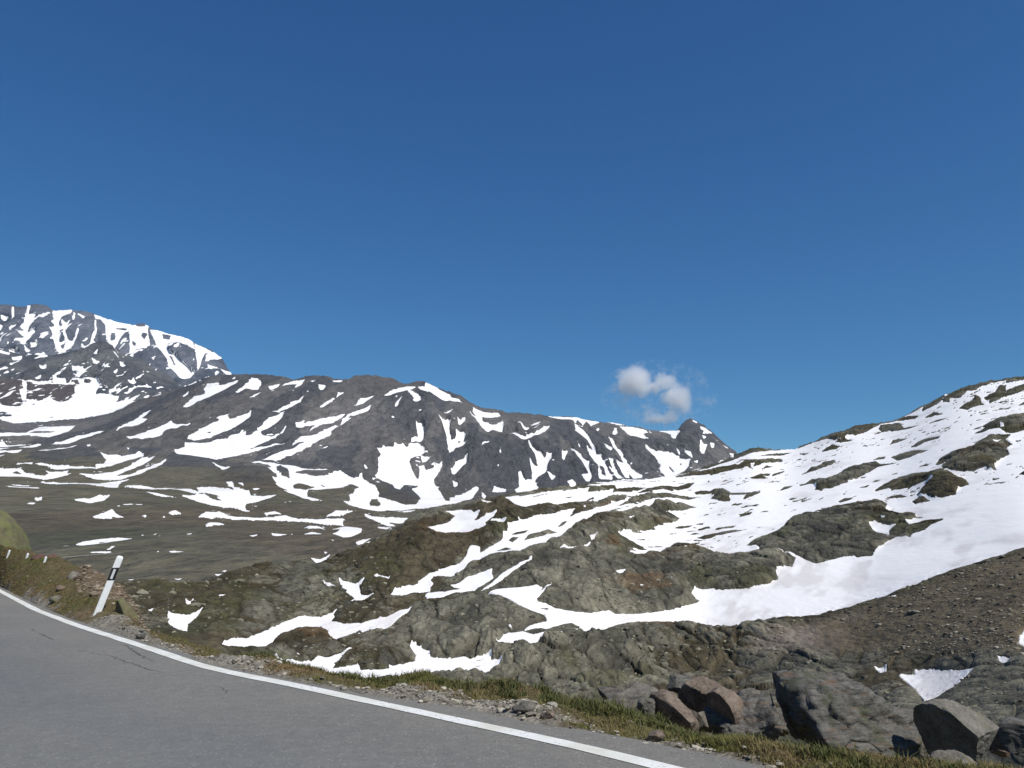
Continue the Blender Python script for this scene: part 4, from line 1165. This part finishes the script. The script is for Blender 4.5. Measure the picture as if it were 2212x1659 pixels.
# verge gravel
gi = np.stack([rng.integers(2, 60, 9000), rng.integers(0, len(xs), 9000)], 1)
vv = veg[gi[:, 0], gi[:, 1]]; keep = (rng.random(len(gi)) > vv * .97)
gi = gi[keep]; gp = G[gi[:, 0], gi[:, 1]]; gp = gp + rng.normal(size=gp.shape) * np.array([.04, .04, 0])
sz = rng.gamma(1.6, .005, len(gp)) + .005
cl = lerp(colr(.13, .12, .105), colr(.42, .40, .37), rng.random(len(gp)) ** 1.5)
scatter('gravel', 'pale gravel at the edge of the asphalt', gp, sz, cl, m_loose)
# bank stones
gi = np.stack([rng.integers(45, nv, 2600), rng.integers(0, len(xs), 2600)], 1)
keep = bank[gi[:, 0], gi[:, 1]] > .3; gi2 = np.stack([rng.integers(45, nv, 12000), rng.integers(190, 330, 12000)], 1)
keep = bank[gi2[:, 0], gi2[:, 1]] > .3; gi2 = gi2[keep][:1100]
gp = G[gi2[:, 0], gi2[:, 1]]; sz = rng.gamma(1.3, .013, len(gp)) + .006
cl = lerp(colr(.09, .065, .05), colr(.30, .25, .21), rng.random(len(gp)))
scatter('bank_rubble', 'reddish rubble of the bank beside the delineator post', gp, sz, cl, m_loose)

# individual stones lying on the verge
STONES = [("grey fist-sized stone on the gravel left of the post foot", 137, 1468, .13), ("pale stone in the turf far left of the post", 150, 1440, .10),
          ("pale flat stone at the white line where the first snow shows behind", 342, 1560, .08), ("dark stone at the asphalt edge right of the gravel", 1278, 1736, .09),
          ("brown stone tucked under the turf edge beside the asphalt", 1600, 1806, .07), ("pale stone in the grass below the hollow brown boulder", 1598, 1752, .05),
          ("white stone in the bright green grass of the verge", 1622, 1760, .05), ("small brown stone at the turf edge near the middle of the verge", 1338, 1752, .07)]
protoV, protoF = boulder_mesh(90, (1, .8, .6), cuts=8, level=3)
xg = xs
def verge_z(px, py):
    """verge surface point seen at a photo position"""
    c = int(np.argmin(np.abs(xs - px)))
    colp = G[1:nv + 1, c]
    d = colp - np.array([0, 0, CAMZ]); 
    f_ = d[:, 1] * cT + d[:, 2] * sT; u_ = -d[:, 1] * sT + d[:, 2] * cT
    yy = CY - u_ / f_ * F
    return colp[int(np.argmin(np.abs(yy - py)))]
for i, (lb, px, py, sz_) in enumerate(STONES):
    V, Fc = boulder_mesh(90 + i, (1, .8, .6), cuts=8, level=3)
    o = mesh_obj('stone', V * sz_, Fc, (M_PALE, M_BROWN, M_GREY)[i % 3]); q = verge_z(px, py)
    o.location = (q[0], q[1], q[2] + sz_ * .25); o.rotation_euler = (0, 0, i)
    tag(o, lb, 'stone', 'stones lying on the verge')

# ------------------------------------------------------------------ grass and plants of the verge
def blades(name, label, centers, per, h, spread, wd, cols, kind='stuff', lean=.5, mat=None):
    n = len(centers) * per
    c = np.repeat(centers, per, axis=0); hh = np.repeat(h, per) * rng.uniform(.5, 1.15, n); cc = np.repeat(cols, per, axis=0) * rng.uniform(.7, 1.35, (n, 1))
    a = rng.uniform(0, 2 * np.pi, n); rr = rng.random(n) ** .5 * np.repeat(spread, per)
    base = c + np.stack([np.cos(a) * rr, np.sin(a) * rr, np.zeros(n) - .01], 1)
    b2 = rng.uniform(0, 2 * np.pi, n); ln = lean * rng.uniform(.2, 1.2, n) * hh
    d = np.stack([np.cos(b2), np.sin(b2)], 1)
    side = np.stack([-d[:, 1], d[:, 0]], 1) * (wd * rng.uniform(.6, 1.3, n))[:, None]
    V = np.zeros((n, 5, 3))
    V[:, 0] = base; V[:, 0, :2] += side; V[:, 1] = base; V[:, 1, :2] -= side
    midp = base.copy(); midp[:, :2] += d * ln[:, None] * .35; midp[:, 2] += hh * .6
    V[:, 2] = midp; V[:, 2, :2] -= side * .7; V[:, 3] = midp; V[:, 3, :2] += side * .7
    tip = base.copy(); tip[:, :2] += d * ln[:, None]; tip[:, 2] += hh; V[:, 4] = tip
    k = np.arange(n)[:, None] * 5
    F1 = np.concatenate([k + np.array([0, 1, 2]), k + np.array([0, 2, 3]), k + np.array([3, 2, 4])])
    o = mesh_obj(name, V.reshape(-1, 3), F1, mat, np.repeat(cc, 5, axis=0), smooth=True)
    tag(o, label, kind=kind); return o
m_grass, nt, b = new_mat('alpine_grass')
at = N(nt, 'ShaderNodeAttribute', attribute_name='Col'); nt.links.new(at.outputs['Color'], b.inputs['Base Color'])
b.inputs['Roughness'].default_value = .7; b.inputs['Specular IOR Level'].default_value = .2
tr = N(nt, 'ShaderNodeBsdfTranslucent'); nt.links.new(at.outputs['Color'], tr.inputs[0]); mx = N(nt, 'ShaderNodeMixShader'); mx.inputs[0].default_value = .3
out = [n for n in nt.nodes if n.type == 'OUTPUT_MATERIAL'][0]
nt.links.new(b.outputs[0], mx.inputs[1]); nt.links.new(tr.outputs[0], mx.inputs[2]); nt.links.new(mx.outputs[0], out.inputs[0])
gi = np.stack([rng.integers(3, nv + 2, 60000), rng.integers(0, len(xs), 60000)], 1)
xx = xs[gi[:, 1]]; tt = TT[gi[:, 0], gi[:, 1]]; gp = G[gi[:, 0], gi[:, 1]]
dens = veg[gi[:, 0], gi[:, 1]] * (1 - bank[gi[:, 0], gi[:, 1]]) * (.25 + .75 * sm(-.25, .35, vnoise(gp * 1.7, 51)))
dens *= np.where(xx < 380, .8, 1)
area = (np.interp(xx, [0, 400, 1000, 1600, 2500], [3.2, 1.6, 1, .8, .6]))
keep = rng.random(len(gi)) < dens * area * .5
gi, xx, tt, gp = gi[keep], xx[keep], tt[keep], gp[keep]
hgt = np.full(len(gp), .019) + .008 * sm(1330, 1500, xx) + .02 * np.abs(vnoise(gp * .9, 53)) + .03 * (np.exp(-((xx - 1030) / 60) ** 2) + .7 * np.exp(-((xx - 1180) / 60) ** 2) + .6 * np.exp(-((xx - 740) / 60) ** 2))
gm_ = np.clip(sm(-.25, .4, vnoise(gp * 1.1, 57)) + .3 * sm(1330, 1500, xx), 0, 1)
fresh = np.clip(.6 * sm(1350, 1450, xx) * (1 - sm(1850, 1950, xx)) + .5 * np.exp(-((xx - 60) / 60) ** 2) + .3 * np.exp(-((xx - 1030) / 50) ** 2), 0, 1) * sm(.25, .6, tt)
cg = lerp(colr(.25, .185, .105), colr(.155, .155, .058), gm_); cg = lerp(cg, colr(.115, .165, .036) * np.ones_like(cg), fresh * rng.uniform(.4, 1, len(gp)))
blades('grass', 'short alpine grass and dry tufts growing on the verge', gp, 14, hgt, np.full(len(gp), .05), .0032, cg, lean=1.1, mat=m_grass)
# taller leafy weeds standing at the brow
wx = np.r_[rng.uniform(600, 1260, 300), rng.uniform(1320, 1850, 240), rng.uniform(1900, 2450, 80)]
ci = np.searchsorted(xs, wx).clip(0, len(xs) - 1); ri = rng.integers(int(nv * .6), nv, len(wx))
gp = G[ri, ci]; gm_ = rng.random(len(gp))
blades('wild_plants', 'low leafy weeds along the brow of the verge', gp, 30, .035 + .06 * rng.random(len(gp)) ** 2.5, .05 + .07 * rng.random(len(gp)), .0055, lerp(colr(.075, .095, .032), colr(.14, .135, .06), gm_), lean=1.3, mat=m_grass)

# ------------------------------------------------------------------ delineator post
m_white, nt, b = new_mat('post_plastic')
co = obj_co(nt); n_ = noise_node(nt, 9, 4, .7, co)
nt.links.new(ramp(nt, n_, [(.3, (.72, .74, .72)), (.6, (.82, .83, .82))]), b.inputs['Base Color']); b.inputs['Roughness'].default_value = .5
m_black, nt, b = new_mat('post_band'); b.inputs['Base Color'].default_value = (.012, .012, .014, 1); b.inputs['Roughness'].default_value = .5
m_refl, nt, b = new_mat('reflector'); b.inputs['Base Color'].default_value = (.62, .63, .62, 1); b.inputs['Roughness'].default_value = .25
def prism(name, outline, z0, z1, mat, parent, bevel=.004, slant=0.0, cap=0.0, sheet=None):
    """outline of the section (x,y) swept from z0 to z1; slant tips both ends down to the left; cap rounds the top"""
    O = np.array(outline); n = len(O)
    zs = np.linspace(z0, z1, 2) if not cap else np.r_[z0, z1 - cap, z1 - cap + cap * np.sin(np.linspace(.2, math.pi / 2, 7))]
    rings = []
    for i, z in enumerate(zs):
        k = 1.0
        if cap and z > z1 - cap: k = math.sqrt(max(1 - ((z - z1 + cap) / cap) ** 2, 0.0)) * .55 + .45
        c_ = O.mean(0); q = c_ + (O - c_) * np.array([k, k])
        rings.append(np.c_[q, np.full(n, z) + slant * (q[:, 0])])
    V = np.concatenate(rings); Fc = []
    for r in range(len(zs) - 1):
        for i in range(n):
            j = (i + 1) % n; Fc.append([r * n + i, r * n + j, (r + 1) * n + j, (r + 1) * n + i])
    me = bpy.data.meshes.new(name); me.from_pydata([tuple(v) for v in V], [], Fc + [list(range(n))[::-1], list(range((len(zs) - 1) * n, len(zs) * n))])
    me.materials.append(mat); o = bpy.data.objects.new(name, me); C.objects.link(o); o.parent = parent
    return o
post_base = verge_z(236, 1497)
Hpost = 142 * post_base[1] / F
def section(hw0, dp):      # rounded triangular section, flat side to the road
    pts = []
    for (cx_, cy_, a0, a1, r_) in ((hw0 - .015, .015, -90, 45, .015), (0, dp, 45, 135, .017), (-hw0 + .015, .015, 135, 270, .015)):
        for t in np.linspace(math.radians(a0), math.radians(a1), 5): pts.append((cx_ + r_ * math.cos(t), cy_ + r_ * math.sin(t)))
    return pts
root = bpy.data.objects.new('delineator_post', None); C.objects.link(root); root.location = tuple(post_base - np.array([0, 0, .03]))
root.rotation_euler = (0, math.radians(16.5), math.radians(14))
tag(root, 'white delineator post with a black band and reflector leaning right on the verge', 'road post')
prism('post_body', section(.054, .075), -.1, Hpost, m_white, root, cap=.05)
prism('black_band', [(x * 1.02, y * 1.02 - .002) for x, y in section(.054, .075)], Hpost * .585, Hpost * .80, m_black, root, slant=.30)
prism('reflector', [(-.018, -.008), (.018, -.008), (.018, .004), (-.018, .004)], Hpost * .61, Hpost * .775, m_refl, root, slant=.0)

# small white guard posts farther along the left verge
for i, (px, py, hpx, lb) in enumerate(((18, 1361, 18, 'small white guard post nearest the left edge, in front of the lichened rock'), (64, 1363, 12, 'small white guard post, middle one of three on the left brow'), (108, 1373, 14, 'small white guard post in front of the red stones, rightmost of three'))):
    q = verge_z(px, py); h_ = hpx * q[1] / F
    e = bpy.data.objects.new('guard_post', None); C.objects.link(e); e.location = (q[0], q[1], q[2]); e.rotation_euler = (0, math.radians(12), 0)
    tag(e, lb, 'guard post', 'small white guard posts on the left brow')
    o = prism('post_body', [(.028 * math.cos(t), .028 * math.sin(t)) for t in np.linspace(0, 2 * math.pi, 13)[:-1]], -.05, h_, m_white, e, cap=.035)

# ------------------------------------------------------------------ cloud
cD = 11000.0
cw = cD / F
c0 = P(1595, 968, cD)
lobes = [(1548, 930, 34, 30, 1.0), (1530, 945, 24, 18, .8), (1565, 948, 26, 18, .8), (1593, 944, 24, 15, .65), (1622, 932, 26, 17, .75), (1650, 945, 20, 16, .45), (1655, 972, 27, 26, .85), (1666, 985, 20, 22, .7), (1630, 972, 18, 14, .65), (1640, 1008, 16, 22, .7),
         (1610, 1024, 40, 10, .42), (1574, 992, 10, 7, .35), (1524, 975, 20, 14, .22), (1535, 1000, 9, 24, .14), (1590, 1006, 30, 14, .12), (1716, 927, 7, 8, .16)]
mc = bpy.data.materials.new('cloud_vapour'); mc.use_nodes = True; nt = mc.node_tree; nt.nodes.clear()
out = nt.nodes.new('ShaderNodeOutputMaterial'); pv = nt.nodes.new('ShaderNodeVolumePrincipled'); nt.links.new(pv.outputs[0], out.inputs['Volume'])
pv.inputs['Color'].default_value = (.995, .995, 1, 1); pv.inputs['Anisotropy'].default_value = .2
co = obj_co(nt)
nz = N(nt, 'ShaderNodeTexNoise'); nz.inputs['Scale'].default_value = 1 / 150.0; nz.inputs['Detail'].default_value = 8; nz.inputs['Roughness'].default_value = .78; nt.links.new(co, nz.inputs['Vector'])
nzs = N(nt, 'ShaderNodeVectorMath', operation='MULTIPLY_ADD'); nt.links.new(nz.outputs['Color'], nzs.inputs[0]); nzs.inputs[1].default_value = (330, 330, 270); 
off = N(nt, 'ShaderNodeVectorMath', operation='ADD'); off.inputs[1].default_value = (-165, -165, -135); nt.links.new(co, off.inputs[0]); nt.links.new(off.outputs[0], nzs.inputs[2])
wv = nzs.outputs[0]; dens = None
for (lx, ly, rx, ry, a) in lobes:
    p3 = P(lx, ly, cD) - c0
    sb = N(nt, 'ShaderNodeVectorMath', operation='SUBTRACT'); nt.links.new(wv, sb.inputs[0]); sb.inputs[1].default_value = tuple(p3)
    ml = N(nt, 'ShaderNodeVectorMath', operation='MULTIPLY'); nt.links.new(sb.outputs[0], ml.inputs[0]); ml.inputs[1].default_value = (1 / (rx * cw * 1.5), 1 / (rx * cw * 1.3), 1 / (ry * cw * 1.5))
    ln = N(nt, 'ShaderNodeVectorMath', operation='LENGTH'); nt.links.new(ml.outputs[0], ln.inputs[0])
    t = math_(nt, 'SUBTRACT', 1.0, ln.outputs['Value'], clamp=True); t = math_(nt, 'MULTIPLY', t, a)
    dens = t if dens is None else math_(nt, 'MAXIMUM', dens, t)
dn = math_(nt, 'MULTIPLY', math_(nt, 'SUBTRACT', math_(nt, 'MULTIPLY_ADD', math_(nt, 'SUBTRACT', nz.outputs['Fac'], .5), 1.3, dens), .06), 0.022)
nt.links.new(math_(nt, 'MAXIMUM', dn, 0), pv.inputs['Density'])
# a lumpy closed hull round the vapour
V, Fc = ICO[3]
hull = V * np.array([150 * cw, 62 * cw, 95 * cw])
co_ = mesh_obj('cloud', hull, Fc, mc); co_.location = tuple(c0 + np.array([12 * cw, 0, 0]))
co_.data.transform(__import__('mathutils').Matrix.Translation((12 * cw, 0, 0))); co_.location = tuple(c0)
tag(co_, 'small ragged white cloud above the pointed peak', 'cloud')

# ------------------------------------------------------------------ air
def box(name, lo, hi, mat):
    V = np.array([[x, y, z] for x in (lo[0], hi[0]) for y in (lo[1], hi[1]) for z in (lo[2], hi[2])], float)
    Fc = np.array([[0, 1, 3, 2], [4, 6, 7, 5], [0, 4, 5, 1], [2, 3, 7, 6], [0, 2, 6, 4], [1, 5, 7, 3]])
    return mesh_obj(name, V, Fc, mat, smooth=False)
mh = bpy.data.materials.new('alpine_air'); mh.use_nodes = True; nt = mh.node_tree; nt.nodes.clear()
out = nt.nodes.new('ShaderNodeOutputMaterial'); pv = nt.nodes.new('ShaderNodeVolumePrincipled'); nt.links.new(pv.outputs[0], out.inputs['Volume'])
pv.inputs['Color'].default_value = (.45, .70, 1.0, 1); pv.inputs['Density'].default_value = HAZE; pv.inputs['Anisotropy'].default_value = .2
if HAZE > 0:
    tag(box('haze', (-6000, -200, -1200), (6500, 10200, 2700), mh), kind='stuff')

# ------------------------------------------------------------------ light, sky, camera
SUN_EL, SUN_AZ = math.radians(52), math.radians(136)     # azimuth clockwise from +Y (the view direction)
d = np.array([math.sin(SUN_AZ) * math.cos(SUN_EL), math.cos(SUN_AZ) * math.cos(SUN_EL), math.sin(SUN_EL)])
sun = bpy.data.lights.new('sun', 'SUN'); sun.energy = 4.4; sun.angle = math.radians(.53); sun.color = (1, .955, .89)
so = bpy.data.objects.new('sun', sun); C.objects.link(so)
from mathutils import Vector
so.rotation_euler = Vector(tuple(d)).to_track_quat('Z', 'Y').to_euler()
w = bpy.data.worlds.new('World'); bpy.context.scene.world = w; w.use_nodes = True; nt = w.node_tree
bg = nt.nodes['Background']; sky = nt.nodes.new('ShaderNodeTexSky'); sky.sky_type = 'NISHITA'; sky.sun_disc = False
sky.sun_elevation = SUN_EL; sky.sun_rotation = SUN_AZ; sky.altitude = 2300; sky.air_density = SKY[0]; sky.dust_density = SKY[1]; sky.ozone_density = SKY[2]
sp = nt.nodes.new('ShaderNodeSeparateColor'); cb = nt.nodes.new('ShaderNodeCombineColor'); nt.links.new(sky.outputs[0], sp.inputs[0])
for i, (a_, g_) in enumerate(SKYFIT):        # clear, dry high-altitude air: deeper and more saturated than the sea-level model
    p_ = math_(nt, 'POWER', sp.outputs[i], g_); nt.links.new(math_(nt, 'MULTIPLY', p_, a_), cb.inputs[i])
nt.links.new(cb.outputs[0], bg.inputs[0]); bg.inputs[1].default_value = SKY[3]

cam = bpy.data.cameras.new('camera'); cam.sensor_width = 36; cam.lens = F / 2500 * 36; cam.clip_end = 60000; cam.clip_start = .05
co_ = bpy.data.objects.new('camera', cam); C.objects.link(co_); co_.location = (0, 0, CAMZ); co_.rotation_euler = (math.pi / 2 + TH, 0, 0)
sc = bpy.context.scene; sc.camera = co_
sc.view_settings.view_transform = 'Standard'; sc.view_settings.look = 'None'; sc.view_settings.exposure = EXPO; sc.view_settings.gamma = 1
sc.cycles.max_bounces = 10; sc.cycles.diffuse_bounces = 3; sc.cycles.volume_bounces = 8; sc.cycles.use_denoising = True
sc.cycles.volume_step_rate = 1.0; sc.cycles.volume_max_steps = 256
